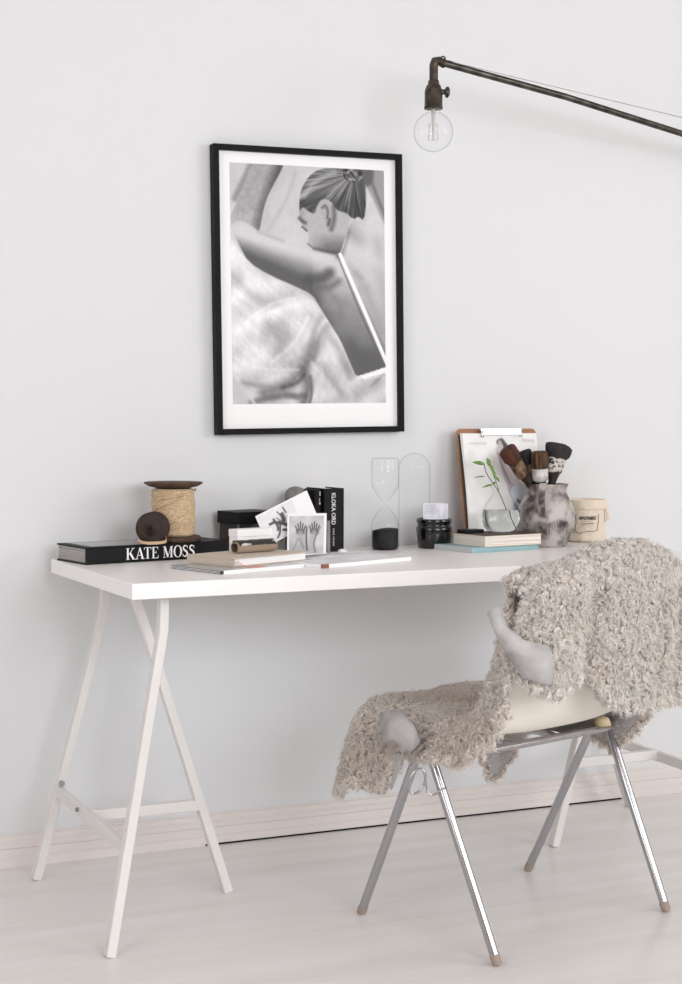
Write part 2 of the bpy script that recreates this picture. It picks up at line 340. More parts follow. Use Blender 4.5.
# ------------------------------------------------------------------ framed photograph
def woman_print():
    C, R = 250, 365
    s, v = np.meshgrid(np.linspace(0, 1, C), np.linspace(0, 1, R))
    Y = (92+20*s) + v*((825-3*s)-(92+20*s)); X = 83 + s*496 + (Y-92)*.0136
    n1 = vnoise(X, Y, 70, 1); n2 = vnoise(X*.8+Y*.6, Y*.7-X*.5, 28, 2); n3 = vnoise(X, Y, 9, 3)
    G = .80 + .07*(n1-.5) + .03*(n2-.5)
    def lay(mk, val): nonlocal G; G = G*(1-mk) + val*mk
    # drapery above
    lay(.5*lmask(X, Y, [(230, 110), (205, 180), (190, 260), (175, 300)], 30, 14), .72)
    lay(.6*lmask(X, Y, [(290, 120), (265, 200), (200, 300)], 10, 8), .70)
    lay(pmask(X, Y, [(510, 105), (600, 105), (600, 300), (575, 265), (545, 200), (515, 150)], 6), .62)
    lay(.8*pmask(X, Y, [(500, 100), (545, 100), (545, 150), (520, 165), (500, 140)], 8), .33)
    lay(.8*lmask(X, Y, [(540, 150), (565, 210), (590, 262)], 10, 5), .42)
    # tulle, lower left
    tl = pmask(X, Y, [(60, 270), (130, 390), (220, 440), (345, 495), (420, 600), (490, 745), (600, 730), (600, 850), (60, 850)], 5, 1)
    lay(tl, .87 + .10*(n1-.5) + .05*(n2-.5) + .05*np.sin((X*.5+Y*.9)/16 + 3*n1))
    for pts, w, b, val, k in [([(92, 430), (150, 500), (230, 520)], 16, 18, .66, .6), ([(100, 640), (200, 560), (300, 520), (370, 540)], 22, 20, .90, .5),
            ([(95, 700), (180, 660), (260, 690), (330, 660)], 12, 12, .9, .6), ([(210, 590), (250, 610), (240, 660)], 50, 26, .60, .6),
            ([(190, 790), (260, 770), (320, 720), (345, 650)], 30, 26, .46, .8), ([(345, 690), (365, 620), (392, 585)], 14, 16, .52, .7), ([(315, 720), (335, 770), (315, 830)], 26, 16, .42, .7), ([(250, 775), (300, 760), (318, 735)], 10, 7, .34, .6), ([(338, 740), (345, 790), (335, 830)], 8, 6, .34, .6), ([(210, 700), (290, 640), (330, 560)], 10, 8, .96, .5), ([(110, 600), (200, 520), (290, 500)], 8, 7, .97, .45), ([(95, 680), (170, 720), (300, 720)], 7, 6, .96, .5), ([(370, 690), (380, 750), (350, 820)], 12, 8, .95, .6), ([(400, 620), (420, 690), (400, 780)], 16, 12, .93, .5),
            ([(345, 700), (370, 760), (360, 825)], 10, 8, .9, .6), ([(120, 760), (220, 775), (300, 810)], 12, 10, .62, .6),
            ([(150, 820), (230, 800), (320, 800)], 18, 8, .45, .6), ([(95, 740), (150, 800), (160, 825)], 8, 6, .92, .7),
            ([(372, 700), (400, 740), (440, 790)], 16, 16, .66, .6), ([(390, 600), (430, 650), (470, 740)], 26, 12, .66, .6),
            ([(375, 560), (350, 600), (345, 680)], 18, 12, .60, .6), ([(540, 770), (575, 740), (590, 720)], 8, 6, .66, .7), ([(100, 360), (140, 430), (190, 470)], 14, 14, .90, .6),
            ([(420, 720), (470, 790), (480, 830)], 18, 12, .87, .7)]:
        lay(k*lmask(X, Y, pts, w, b), val)
    # forearm
    fa = pmask(X, Y, [(150, 85), (252, 85), (250, 105), (225, 150), (200, 195), (185, 245), (176, 305), (130, 320), (88, 292), (86, 250), (105, 215), (130, 165)], 3)
    lay(.8*lmask(X, Y, [(100, 200), (120, 160), (150, 100)], 20, 8), .55)
    lay(fa, .66 - .34*np.clip((X-(250-(Y-85)*.37)+38)/40, 0, 1) + .05*(n3-.5) + .10*np.clip((Y-230)/60, 0, 1))
    # upper arm, shoulder and back
    body = [(86, 288), (105, 265), (140, 275), (176, 300), (240, 320), (300, 345), (345, 352), (400, 366), (436, 370), (452, 330), (462, 285), (480, 258), (520, 258), (545, 285), (600, 312),
            (600, 720), (583, 712), (540, 735), (492, 748), (465, 690), (438, 630), (400, 575), (370, 530), (345, 490), (290, 465), (205, 430), (142, 393), (115, 345)]
    mk = pmask(X, Y, body, 3, 1)
    topl = 300+(X-100)*.22; low = np.where(X < 345, 360+(X-110)*.46, 490+(X-345)*1.7)
    tt = np.clip((Y-topl)/(np.maximum(low-topl, 40)), 0, 1)
    arm = .80 - .44*np.clip(tt*1.25-.15, 0, 1)**1.1
    back = .80 - .40*np.clip((Y-430)/230, 0, 1) + .06*(n1-.5)
    k = np.clip((X-360)/110, 0, 1); sh = arm*(1-k)+back*k
    sh = sh + .02*(n3-.5) + .05*(n2-.5)*k
    lay(mk, sh)
    st = 370 + (X-435)*2.13         # strap line
    right = np.clip((X-435-(Y-370)/2.13)/26, 0, 1)*np.clip((Y-250)/60, 0, 1)
    lay(mk*right*.85, .80 - .16*np.clip((Y-520)/200, 0, 1) + .06*(n1-.5))
    for pts, w, b, val, q in [([(330, 445), (380, 440), (400, 425)], 34, 16, .30, .8), ([(390, 520), (440, 500), (500, 560)], 30, 22, .56, .6),
            ([(430, 560), (480, 620), (530, 600), (570, 660)], 20, 18, .52, .5), ([(470, 640), (500, 690), (560, 700)], 40, 20, .36, .7),
            ([(360, 470), (400, 470), (430, 450)], 20, 14, .38, .7), ([(200, 405), (300, 440)], 24, 14, .36, .6), ([(460, 400), (500, 440), (500, 480)], 18, 16, .68, .6),
            ([(120, 300), (220, 340), (330, 370), (400, 385)], 30, 20, .84, .7), ([(455, 300), (440, 330), (432, 366)], 26, 12, .42, .8), ([(172, 298), (250, 325)], 12, 6, .62, .5),
            ([(485, 425), (505, 440)], 14, 14, .60, .6), ([(450, 262), (470, 300), (500, 330)], 30, 26, .60, .7), ([(560, 330), (575, 450), (585, 560)], 30, 30, .68, .7), ([(520, 470), (545, 540), (580, 610)], 26, 20, .60, .6), ([(500, 350), (540, 380), (570, 400)], 30, 30, .84, .6), ([(400, 480), (450, 540), (420, 600)], 14, 14, .5, .6)]:
        lay(mk*q*lmask(X, Y, pts, w, b), val)
    # face
    fc = [(303, 215), (303, 262), (312, 275), (322, 290), (332, 302), (334, 318), (331, 330), (340, 338), (346, 352), (385, 360), (432, 369), (444, 340), (460, 290), (470, 240), (420, 190), (340, 180)]
    mk = pmask(X, Y, fc, 2.5, 1)
    lay(mk, .72 - .38*np.clip((Y-300)/70, 0, 1)*np.clip((X-330)/60, 0, 1) - .1*np.clip((330-X)/30, 0, 1) + .02*(n3-.5))
    lay(.85*lmask(X, Y, [(303, 258), (312, 268), (322, 272)], 9, 6), .30); lay(.9*lmask(X, Y, [(312, 284), (326, 296)], 5, 4), .25)
    lay(.7*lmask(X, Y, [(330, 335), (342, 345)], 4, 2), .25); lay(.6*lmask(X, Y, [(350, 350), (400, 362), (432, 366)], 10, 6), .3)
    # hair
    hr = [(303, 240), (303, 190), (318, 150), (350, 115), (395, 105), (450, 107), (500, 110), (515, 140), (521, 200), (514, 266), (495, 250), (478, 262), (455, 240), (425, 235), (405, 205), (378, 198), (362, 215), (352, 248), (330, 236), (312, 222)]
    mk = pmask(X, Y, hr, 3, 1)
    an = np.arctan2(Y-122, X-480); rad = np.hypot(X-480, Y-122)
    st1 = vnoise(an*60+50+rad*.02, rad/50+5, 1, 5)-.5; st2 = vnoise(an*22+50, rad/70+9, 1, 6)
    lay(mk, .47 + .22*st1 + .42*(st2-.5) - .16*np.clip((X-455)/50, 0, 1) - .16*np.clip((Y-160)/80, 0, 1))
    lay(.75*mk*lmask(X, Y, [(318, 190), (352, 145), (415, 120)], 14, 12), .74); lay(.5*mk*lmask(X, Y, [(400, 190), (430, 160), (460, 140)], 12, 10), .66); lay(.6*mk*lmask(X, Y, [(500, 150), (512, 200), (505, 255)], 12, 10), .22)
    bn = pmask(X, Y, [(440, 105), (465, 92), (505, 98), (515, 125), (505, 145), (470, 150), (445, 135)], 3)
    lay(bn, .33+.12*np.sin(np.hypot(X-478, (Y-122)*1.3)/4.2+np.arctan2(Y-122, X-478))+.5*(vnoise(X, Y, 7, 12)-.5))
    # ear
    er = pmask(X, Y, [(366, 215), (380, 200), (402, 212), (412, 245), (410, 275), (396, 283), (384, 265), (372, 245)], 2.5)
    lay(er, .70); lay(.8*lmask(X, Y, [(377, 226), (386, 217), (396, 236), (393, 256)], 7, 5), .34); lay(.8*lmask(X, Y, [(400, 262), (396, 278)], 10, 6), .30); lay(.7*lmask(X, Y, [(414, 222), (417, 262), (406, 292)], 12, 9), .28)
    # strap and lace
    lay(lmask(X, Y, [(427, 372), (500, 540), (578, 704)], 6, 3, 0)*.6, .35)
    lay(lmask(X, Y, [(435, 368), (510, 528), (590, 698)], 12, 2, 0), .95)
    for i, x in enumerate(np.linspace(492, 588, 12)):
        lay(.9*lmask(X, Y, [(x, 747-(x-492)*.22), (x+5, 744-(x-492)*.3)], 9+3*(i % 2), 2, 0), .95)
    fib = vnoise(X*.25+Y*.12, Y*1.0-X*.9, 11, 21)*.6+vnoise(X*.9+Y*.1, Y*.25-X*.1, 7, 22)*.4-.5
    dr_ = tl*(1-np.clip(lmask(X, Y, [(434, 372), (590, 700)], 30, 10, 0), 0, 1))
    out_ = pmask(X, Y, [(60, 300), (130, 400), (205, 440), (290, 475), (345, 500), (400, 585), (435, 640), (490, 755), (600, 740), (600, 850), (60, 850)], 4, 1)
    G = G + out_*fib*.085
    G = G - out_*.10*np.clip((Y-600)/220, 0, 1)
    G = G + .035*(vnoise(X, Y, 3.2, 31)-.5)
    return np.clip(.97*np.clip(G/.97, 0, 1)**1.15, .05, .95)
PF = thing('framed_photograph', 'tall black framed black-and-white photograph of a woman seen from behind, on wall', 'framed picture', (0.4222, 0, 1.0252), 0)
PF.rotation_euler = (0, -.0148, 0)
fw, fh, fb = .512, .712, .0145
MB().box((0, -.030, 0), (fb, -.001, fh)).box((fw-fb, -.030, 0), (fw, -.001, fh)).box((fb, -.030, 0), (fw-fb, -.001, fb)).box((fb, -.030, fh-fb), (fw-fb, -.001, fh)).obj('frame', FRAMEB, PF, bevel=.001)
MB().box((fb, -.016, fb), (fw-fb, -.010, fh-fb)).obj('white_mount', PAPER, PF)
picture('photo_print', woman_print(), .420, .594, PF, (.0455, -.0165, .0755))
MB().box((fb, -.0235, fb), (fw-fb, -.0220, fh-fb)).obj('glass_pane', glass('picture_glass', 'ffffff', 'ffffff', strength=.4), PF)

# ------------------------------------------------------------------ wall lamp
bp = at(431, 132, y=-.30); top = at(438.5, 60, y=-.30); e1 = at(682, 132, y=-.20)
LT = thing('swing_arm_lamp', 'long dark metal swing-arm wall lamp with bare round bulb, top right', 'lamp', (top.x, top.y, 0))
o = Vector((top.x, top.y, 0)); L = lambda p: Vector(p)-o
bx = at(433.5, 100, y=-.30).x
d = (e1-top)
endp = top + d*2.15; endp.y = -.02
MB().tube([L((bx+.012, -.3, top.z-.004)), L(top+d*.5+Vector((0, .0, .002))), L((endp.x, endp.y-.01, endp.z))], .0085, 14).obj('arm', IRON, LT)
zt = top.z
MB().tube([L((bx, -.3, zt-.115+.045)), L((bx, -.3, zt-.012)), L((bx+.003, -.3, zt-.004)), L((bx+.012, -.3, zt-.002)), L((bx+.03, -.299, zt-.008))], .0105, 14).obj('elbow', BRONZE, LT)
sz = at(433, 83, y=-.3).z; sb = at(433, 109, y=-.3).z
MB().lathe([(.004, sz+.008), (.0125, sz+.006), (.0135, sz), (.0135, sz-.003), (.017, sz-.006), (.0205, sz-.016), (.0215, sz-.02), (.0215, sb+.006), (.0225, sb+.005), (.0225, sb), (.019, sb)], 28, (bx-o.x, -.3-o.y, 0)).obj('socket', BRONZE, LT)
kz = at(445, 92, y=-.3).z
MB().lathe([(.0055, 0), (.0055, .012), (.0035, .013), (.011, .0155), (.012, .018), (.011, .020), (.0001, .021)], 16).map(lambda p: Vector((bx-o.x+.019+p.z, -.3-o.y+p.y, kz+p.x*1.15))).obj('switch_key', IRON, LT)
R_ = .0475; bc = sb-.004-R_*1.06
pr = [(.0145, sb+.002), (.0145, sb-.006), (.018, sb-.010)] + [(R_*math.sin(a), bc+R_*math.cos(a)) for a in np.linspace(.42, PI, 22)]
blb = MB().lathe(pr, 36, (bx-o.x, -.3-o.y, 0), caps=False).obj('bulb', CLEAR, LT)
MB().tube([L((bx, -.3, sb)), L((bx, -.3, bc+.015)), L((bx, -.3, bc-.02))], [.006, .0035, .002], 8).obj('glass_stem', mat('frosted_stem', 'dcdad6', .3, trans=.6), blb)
fil = MB()
for k in range(4):
    a = k*PI/2+.4
    fil.tube([L((bx, -.3, bc+.012)), L((bx+.013*math.cos(a), -.3+.013*math.sin(a), bc+.020)), L((bx+.016*math.cos(a), -.3+.016*math.sin(a), bc-.018)), L((bx, -.3, bc-.02))], .0004, 5)
fil.obj('filament', mat('filament_wire', 'b7a88c', .4, metal=.6), blb)
wa = at(448, 61, y=-.3); wb = at(682, 113, y=-.2); wd = wb-wa; we = wa+wd*2.1; we.y = -.01
MB().tube([L(wa), L(we)], .0008, 6).obj('stay_wire', STEEL, LT)
MB().tube(arc(L(at(443, 59, y=-.3)), .006, 0, 2*PI, 14)[:-1], .002, 8, closed=True).obj('wire_eyelet', IRON, LT)
MB().tube([L(at(447, 61, y=-.3)), L(at(452.5, 62.5, y=-.3))], .0028, 8).obj('wire_clamp', IRON, LT)
MB().lathe([(.0001, 0), (.04, 0), (.04, .01), (.0001, .012)], 24).map(lambda p: L((endp.x+p.x, -.001-p.z, endp.z+p.y))).obj('wall_plate', IRON, LT)
MB().lathe([(.0001, 0), (.02, 0), (.02, .008), (.0001, .01)], 20).map(lambda p: L((we.x+p.x, -.001-p.z, we.z+p.y))).obj('wire_anchor', IRON, LT)

# ------------------------------------------------------------------ book builder
def book(name, label, loc, rz, w, dep, h, cover, pages=PAGES, ct=.0022, group=None, spine=True, over=.003, cat='book'):
    """closed book lying flat, spine along local x at y=0, pages open to the other sides; origin front-left corner"""
    B = thing(name, label, cat, loc, rz, group)
    c = MB().box((0, 0, 0), (w, dep, ct)).box((0, 0, h-ct), (w, dep, h))
    if spine: c.box((0, 0, ct), (w, ct*1.2, h-ct))
    c.obj('cover', cover, B, bevel=.0008)
    MB().box((over, (ct*1.2+.0002) if spine else over, ct), (w-over, dep-over, h-ct)).obj('page_block', pages, B)
    return B
# serif capitals as strokes (thick and thin), unit height
def stroke(m, pts, ws):
    pts = [Vector((x, y)) for x, y in pts]; n = len(pts); l = []
    for i, p in enumerate(pts):
        t_ = (pts[min(i+1, n-1)]-pts[max(i-1, 0)]).normalized(); nn = Vector((-t_.y, t_.x)); w = ws[i] if isinstance(ws, list) else ws
        l += [p+nn*w/2, p-nn*w/2]
    v = [(q.x, q.y, 0) for q in l]; m.add(v, [(2*i, 2*i+1, 2*i+3, 2*i+2) for i in range(n-1)])
def serif(m, x, y, w=.34): m.add([(x-w/2, y-.025, 0), (x+w/2, y-.025, 0), (x+w/2, y+.025, 0), (x-w/2, y+.025, 0)], [(0, 1, 2, 3)])
def glyph(m, ch, x0):
    g = MB()
    if ch == 'K':
        stroke(g, [(.2, 0), (.2, 1)], .17); serif(g, .2, .025); serif(g, .2, .975); stroke(g, [(.28, .42), (.74, .96)], .055); serif(g, .74, .975, .28)
        stroke(g, [(.42, .6), (.78, .03)], .18); serif(g, .80, .025, .34); w = .95
    elif ch == 'A':
        stroke(g, [(.14, .03), (.45, 1)], .06); stroke(g, [(.44, 1), (.75, .03)], .18); stroke(g, [(.24, .33), (.62, .33)], .05); serif(g, .14, .025, .28); serif(g, .76, .025, .36); w = .86
    elif ch == 'T':
        stroke(g, [(.38, 0), (.38, 1)], .17); stroke(g, [(.03, .975), (.73, .975)], .055); stroke(g, [(.05, .98), (.03, .76)], [.09, .02]); stroke(g, [(.71, .98), (.73, .76)], [.09, .02]); serif(g, .38, .025, .36); w = .76
    elif ch == 'E':
        stroke(g, [(.2, 0), (.2, 1)], .17); stroke(g, [(.03, .975), (.66, .975)], .055); stroke(g, [(.03, .025), (.70, .025)], .055); stroke(g, [(.2, .52), (.5, .52)], .05)
        stroke(g, [(.64, .98), (.66, .76)], [.09, .02]); stroke(g, [(.68, .02), (.72, .27)], [.10, .02]); stroke(g, [(.49, .64), (.49, .40)], .04); w = .78
    elif ch == 'M':
        stroke(g, [(.14, 0), (.14, 1)], .055); serif(g, .14, .025, .28); serif(g, .12, .975, .24); stroke(g, [(.18, 1), (.52, .04)], .18); stroke(g, [(.52, .04), (.84, 1)], .055)
        stroke(g, [(.89, 0), (.89, 1)], .17); serif(g, .89, .025, .34); serif(g, .95, .975, .24); w = 1.12
    elif ch == 'O':
        P = [(.42+.36*math.cos(a), .5+.51*math.sin(a)) for a in np.linspace(0, 2*PI, 33)]
        stroke(g, P, [.06+.13*abs(math.cos(a))**1.6 for a in np.linspace(0, 2*PI, 33)]); w = .86
    elif ch == 'S':
        P = [(.56, .80), (.50, .93), (.33, .985), (.15, .90), (.12, .74), (.22, .60), (.38, .50), (.53, .38), (.55, .20), (.42, .05), (.25, .015), (.12, .10), (.07, .24)]
        stroke(g, smooth_pts(P, False, 2), [.05]*3+[.07]*6+[.13]*10+[.18]*16+[.12]*8+[.06]*40); stroke(g, [(.56, .98), (.57, .72)], .035); stroke(g, [(.07, .02), (.065, .28)], .035); w = .68
    else: w = .38
    m.add([(v[0]+x0, v[1], 0) for v in g.v], g.f); return x0+w*1.02
def serif_text(s_, height, width):
    m = MB(); x = 0
    for ch in s_: x = glyph(m, ch, x)
    k = width/x; m.v = [(v[0]*k, v[1]*height, 0) for v in m.v]; return m

# large black monograph
KL = at(86, 565.2, z=HT)
BM = book('black_book', 'large black hardback with white KATE MOSS lettering lying at desk left end', (KL.x, KL.y, HT), math.radians(12), .375, .150, .040, BLACK, PAGESG, .004)
tm = serif_text('KATE MOSS', .0265, .184); tm.map(lambda p: (.101+p.x, -.0004, .0068+p.y)); tm.obj('title_lettering', WHITEINK, BM)['label'] = 'white serif title letters'
MB().box((.02, .012, .0401), (.30, .142, .0404)).obj('cover_photo', mat('silver_cover_print', 'a3a3a6', .25), BM)

# big spool of twine
sp = at(168, 540.5, z=HT+.0405); sp = Vector((sp.x, sp.y, HT+.0405))
sp = Vector((.278, -.122, HT+.0405))
SP = thing('twine_spool', 'large wooden spool wound with jute twine standing on the black book', 'spool', tuple(sp))
pz = lambda px, py: at(px, py, y=sp.y).z-sp.z
MB().lathe([(.0001, 0), (.064, 0), (.066, .002), (.066, .009), (.062, .012), (.03, .013), (.0001, .013)], 44).obj('bottom_flange', FLANGE, SP)
HS = .140
MB().lathe([(.0001, HS-.016), (.030, HS-.016), (.058, HS-.010), (.069, HS-.004), (.070, HS), (.0001, HS)], 44).obj('top_flange', FLANGE, SP)
MB().lathe([(.040, .012), (.040, HS-.014)], 30).obj('core', DARKWOOD, SP)
tw = MB(); pts = []; rr = .0019
turns = 30
for i in range(turns*26):
    a = 2*PI*i/26; z = .015+(HS-.034)*i/(turns*26); rad = .0495+.0012*math.sin(z*160)+.0012*math.sin(a*3+z*50)
    pts.append((rad*math.cos(a), rad*math.sin(a), z))
tw.tube(pts, .0023, 6)
for (a0, a1, z0, z1) in [(-2.9, -.8, .075, .118), (-2.4, -.6, .025, .085), (-3.0, -1.2, .030, .060), (-2.6, -.3, .10, .122), (-2.2, -.7, .028, .052), (.4, 2.6, .03, .11)]:
    tw.tube([(.053*math.cos(a0+(a1-a0)*k/16), .053*math.sin(a0+(a1-a0)*k/16), z0+(z1-z0)*k/16) for k in range(17)], .0024, 6)
tw.lathe([(.046, .013), (.0485, .02), (.0485, HS-.024), (.046, HS-.016)], 30)
tw.obj('twine', TWINE, SP)

# small dark spool on its side
ss = at(152, 527, y=-.235)
BS = 1.1
S2 = thing('dark_bobbin', 'small dark wooden bobbin lying on its side against the twine spool', 'bobbin', (.198, -.203, HT+.0405+.0369), math.radians(-28))
def lay_y(p): return Vector((p.x, p.z, p.y))*1.1
MB().lathe([(.0001, -.006), (.009, -.006), (.0095, -.0015), (.020, -.0005), (.029, -.001), (.0335, .002), (.0335, .0075), (.031, .010), (.0001, .010)], 40).map(lay_y).obj('front_flange', DARKWOOD, S2)
MB().lathe([(.018, .010), (.018, .030)], 28).map(lay_y).obj('core', DARKWOOD, S2)
MB().lathe([(.0001, .030), (.031, .030), (.0335, .033), (.0335, .038), (.0001, .040)], 40).map(lay_y).obj('back_flange', DARKWOOD, S2)
MB().lathe([(.0001, -.0065), (.0045, -.0064), (.0045, -.0055)], 16).map(lay_y).obj('spindle_hole', mat('hole_black', '060505', .9), S2)
zb = HT+.0405
rp = [at(149.5, 539.0, z=zb), at(155, 544.0, z=zb), at(163, 546.3, z=zb), at(169, 546.5, z=zb), at(172.5, 543.5, z=zb+.006), at(176, 534, z=zb+.035)]
rp = [Vector((.165, -.207, zb+.0105)), Vector((.176, -.227, zb+.0045)), Vector((.203, -.232, zb+.0045)), Vector((.231, -.222, zb+.006)), Vector((.233, -.2, zb+.018)), Vector((.240, -.186, zb+.038))]
rps = [Vector(p) for p in rp]
for _ in range(2): rps = [rps[0]]+[q for a, b in zip(rps[:-1], rps[1:]) for q in (a*.75+b*.25, a*.25+b*.75)]+[rps[-1]]
ro = rps[0].copy()
RB = MB().rail([p-ro for p in rps], .007, .0012, (0, .35, .94)).obj('leather_strip', RIBBON, None, loc=ro)
tag(RB, 'pale tan leather strip curling across the front of the twine spool', 'strip')

# glass box with black lid
bxp = at(237.5, 550.0, z=HT); GB = thing('lidded_glass_box', 'small smoky glass box with black lid behind the beige notebook', 'box', (.443, -.118, HT), math.radians(14))
W1, D1, H1 = .108, .085, .104
MB().box((-.003, -.003, H1-.030), (W1+.003, D1+.003, H1)).obj('lid', BLACK, GB, bevel=.0015)
MB().box((.002, .002, .003), (W1-.002, D1-.002, H1-.031)).obj('glass_body', SMOKE, GB)
fr = MB().box((0, 0, 0), (W1, D1, .003))
for (x, y) in ((0, 0), (W1-.004, 0), (0, D1-.004), (W1-.004, D1-.004)): fr.box((x, y, .003), (x+.004, y+.004, H1-.030))
fr.obj('corner_posts', STEEL, GB)
cn = MB().box((.02, .025, .0035), (.06, .055, .045)).lathe([(.016, .0035), (.018, .02), (.014, .038), (.0001, .045)], 20, (.08, .045, 0)); cn.obj('brown_contents', KRAFT, GB, bevel=.002)

# black books upright: thick spine with title
k0 = at(325, 552, z=HT)
UB = thing('black_book', 'thick upright black book with white KLOKA ORD spine lettering beside photo cards', 'book', (.668, -.122, HT), math.radians(4))
bw, bh, bd = .056, .158, .098
MB().box((0, 0, 0), (.003, bd, bh)).box((bw-.003, 0, 0), (bw, bd, bh)).box((.003, 0, 0), (bw-.003, .003, bh)).obj('cover', BLACK, UB, bevel=.001)
MB().box((.003, .0032, .003), (bw-.003, bd-.003, bh-.003)).obj('page_block', PAGES, UB)
tm = text_mb('KLOKA ORD', .0165, .0006)
tm.map(lambda p: (.0215+p.y*.95, -.0003, .147-p.x*.84)); tm.obj('title_lettering', WHITEINK, UB)['label'] = 'white sans-serif title letters'
sm = MB(); zz = .058
for k in range(13):
    w_ = .0016+.0012*random.random()
    if k != 5: sm.box((.025, -.0003, zz-w_), (.029, 0, zz))
    zz -= .0034
sm.obj('small_lettering', mat('grey_print', 'b5b5b5', .6), UB)
UB2 = thing('black_book', 'slim black upright book with worn cover, left of the thick black one', 'book', (.648, -.112, HT), math.radians(3))
MB().box((0, 0, 0), (.0025, .09, .155)).box((.0155, 0, 0), (.018, .09, .155)).box((.0025, 0, 0), (.0155, .003, .155)).obj('cover', BLACK, UB2, bevel=.001)
MB().box((.0025, .0032, .003), (.0155, .087, .152)).obj('page_block', PAGES, UB2)
wm = MB()
for (z0, z1, x0, x1) in [(.140, .151, .012, .015), (.118, .124, .011, .015), (.126, .134, .0115, .0135)]: wm.box((x0, -.0003, z0), (x1, 0, z1))
wm.obj('spine_marks', mat('pale_print', 'cfcac4', .7), UB2)

# grey-lidded canister behind cards
CN = thing('black_canister', 'black round canister with domed grey lid, mostly hidden behind the photo cards', 'canister', (.592, -.058, HT))
CN.location = (.60, -.062, HT)
CN.location = (.617, -.060, HT)
MB().lathe([(.0001, 0), (.025, 0), (.0255, .003), (.0255, .128), (.0001, .128)], 32).obj('body', BLACK, CN)
MB().lathe([(.027, .1285), (.028, .138), (.0245, .150), (.016, .158), (.007, .161), (.0001, .162)], 32).obj('lid', GREYSTONE, CN)

# photo cards
def card_thing(name, label, corners, y, G, border, lean=0.12, paper=PAPER, group='photo cards propped up on the desk'):
    """corners: TL, TR, BL of the card measured on the photo, resting at depth y and leaning back"""
    TL, TR, BL = [at(px, py, y=y) for px, py in corners]
    w = (TR-TL).length; h = (TL-BL).length; ang = math.atan2((TR-TL).z, (TR-TL).x)
    T = thing(name, label, 'photo card', tuple(BL), 0, group)
    T.rotation_euler = Matrix.Rotation(-ang, 3, 'Y').to_euler() if lean == 0 else (Matrix.Rotation(-lean, 3, 'X') @ Matrix.Rotation(-ang, 3, 'Y')).to_euler()
    MB().box((0, .0002, 0), (w, .0012, h)).obj('card', paper, T)
    b = border
    picture('printed_photo', G, w-b[0]-b[2], h-b[1]-b[3], T, (b[0], -.0001, b[3]))
    return T
def gimg(C, R, bg, strokes, n=.04, seed=3):
    s, v = np.meshgrid(np.linspace(0, 1, C), np.linspace(0, 1, R)); G = np.full(s.shape, bg) + n*(vnoise(s*100, v*100, 18, seed)-.5)*2
    for pts, w, b, val, k in strokes:
        mk = k*lmask(s, v, pts, w, b); G = G*(1-mk)+val*mk
    return G
hands = [([(.5, 1.0), (.2, .95)], .5, .2, .60, .5)]
for (x0, sg) in ((.32, -1), (.72, 1)):
    for k in range(5): hands.append(([(x0+(k-2)*.035, .45), (x0+(k-2)*.065*(1.1), .16+.05*abs(k-2))], .035, .012, .22, .85))
    hands.append(([(x0-.05, .42), (x0+.06, .43)], .13, .05, .30, .85)); hands.append(([(x0, .45), (x0+.10*(-sg), .7), (x0+.02, .98)], .16, .05, .68, .8))
hands += [([(.50, .3), (.49, .6), (.52, .9)], .04, .02, .22, .9), ([(.78, .5), (.70, .75), (.76, .95)], .04, .02, .38, .8), ([(.25, .6), (.12, .9)], .05, .04, .52, .6), ([(.9, .3), (.78, .5)], .04, .02, .45, .6), ([(.3, .6), (.42, .85)], .05, .03, .5, .6)]
danc = [([(.62, .28), (.60, .52)], .10, .03, .25, .9), ([(.52, .14), (.57, .30)], .03, .01, .2, .9), ([(.70, .08), (.73, .30)], .035, .01, .2, .9), ([(.24, .42), (.36, .42)], .09, .02, .25, .9), ([(.36, .32), (.40, .6), (.36, .72)], .06, .02, .28, .9),
        ([(.44, .5), (.58, .62), (.7, .8)], .10, .03, .22, .9), ([(.46, .6), (.38, .85), (.28, .95)], .05, .02, .25, .9), ([(.5, .8), (.66, .9)], .08, .02, .2, .9), ([(.40, .45), (.60, .50)], .04, .02, .3, .8), ([(.45, .32), (.50, .44)], .03, .01, .3, .8)]
card_thing('photo_card', 'white card with dark ink drawing propped tilted behind the square card', [(255.0, 516.5), (306.5, 490.5), (268.0, 546.0)], -.180, gimg(60, 40, .90, danc, .02), (.004, .004, .045, .004), lean=0)
card_thing('photo_card', 'square white-bordered photo card of two raised hands, standing upright', [(286.3, 513.6), (325.5, 513.2), (287.0, 555.5)], -.198, gimg(56, 60, .78, hands, .06), (.005, .006, .007, .003), lean=0)
AC = thing('clear_card_holder', 'small clear upright card holder between square photo card and black book', 'holder', (.662, -.155, HT), math.radians(4))
MB().box((0, 0, .001), (.012, .002, .084)).obj('clear_panel', CLEAR, AC); MB().box((-.002, -.004, 0), (.015, .012, .003)).obj('foot', CLEAR, AC)
MB().box((.002, .0022, .003), (.010, .0030, .080)).obj('pale_insert', mat('grey_insert', '8b8986', .5), AC)
tag(MB().lathe([(.0001, 0), (.012, 0), (.0125, .003), (.008, .008), (.0001, .0095)], 20).obj('white_pebble', PAPER, None, loc=(.705, -.150, HT)), 'tiny white domed pebble at the foot of the thick black book', 'pebble')

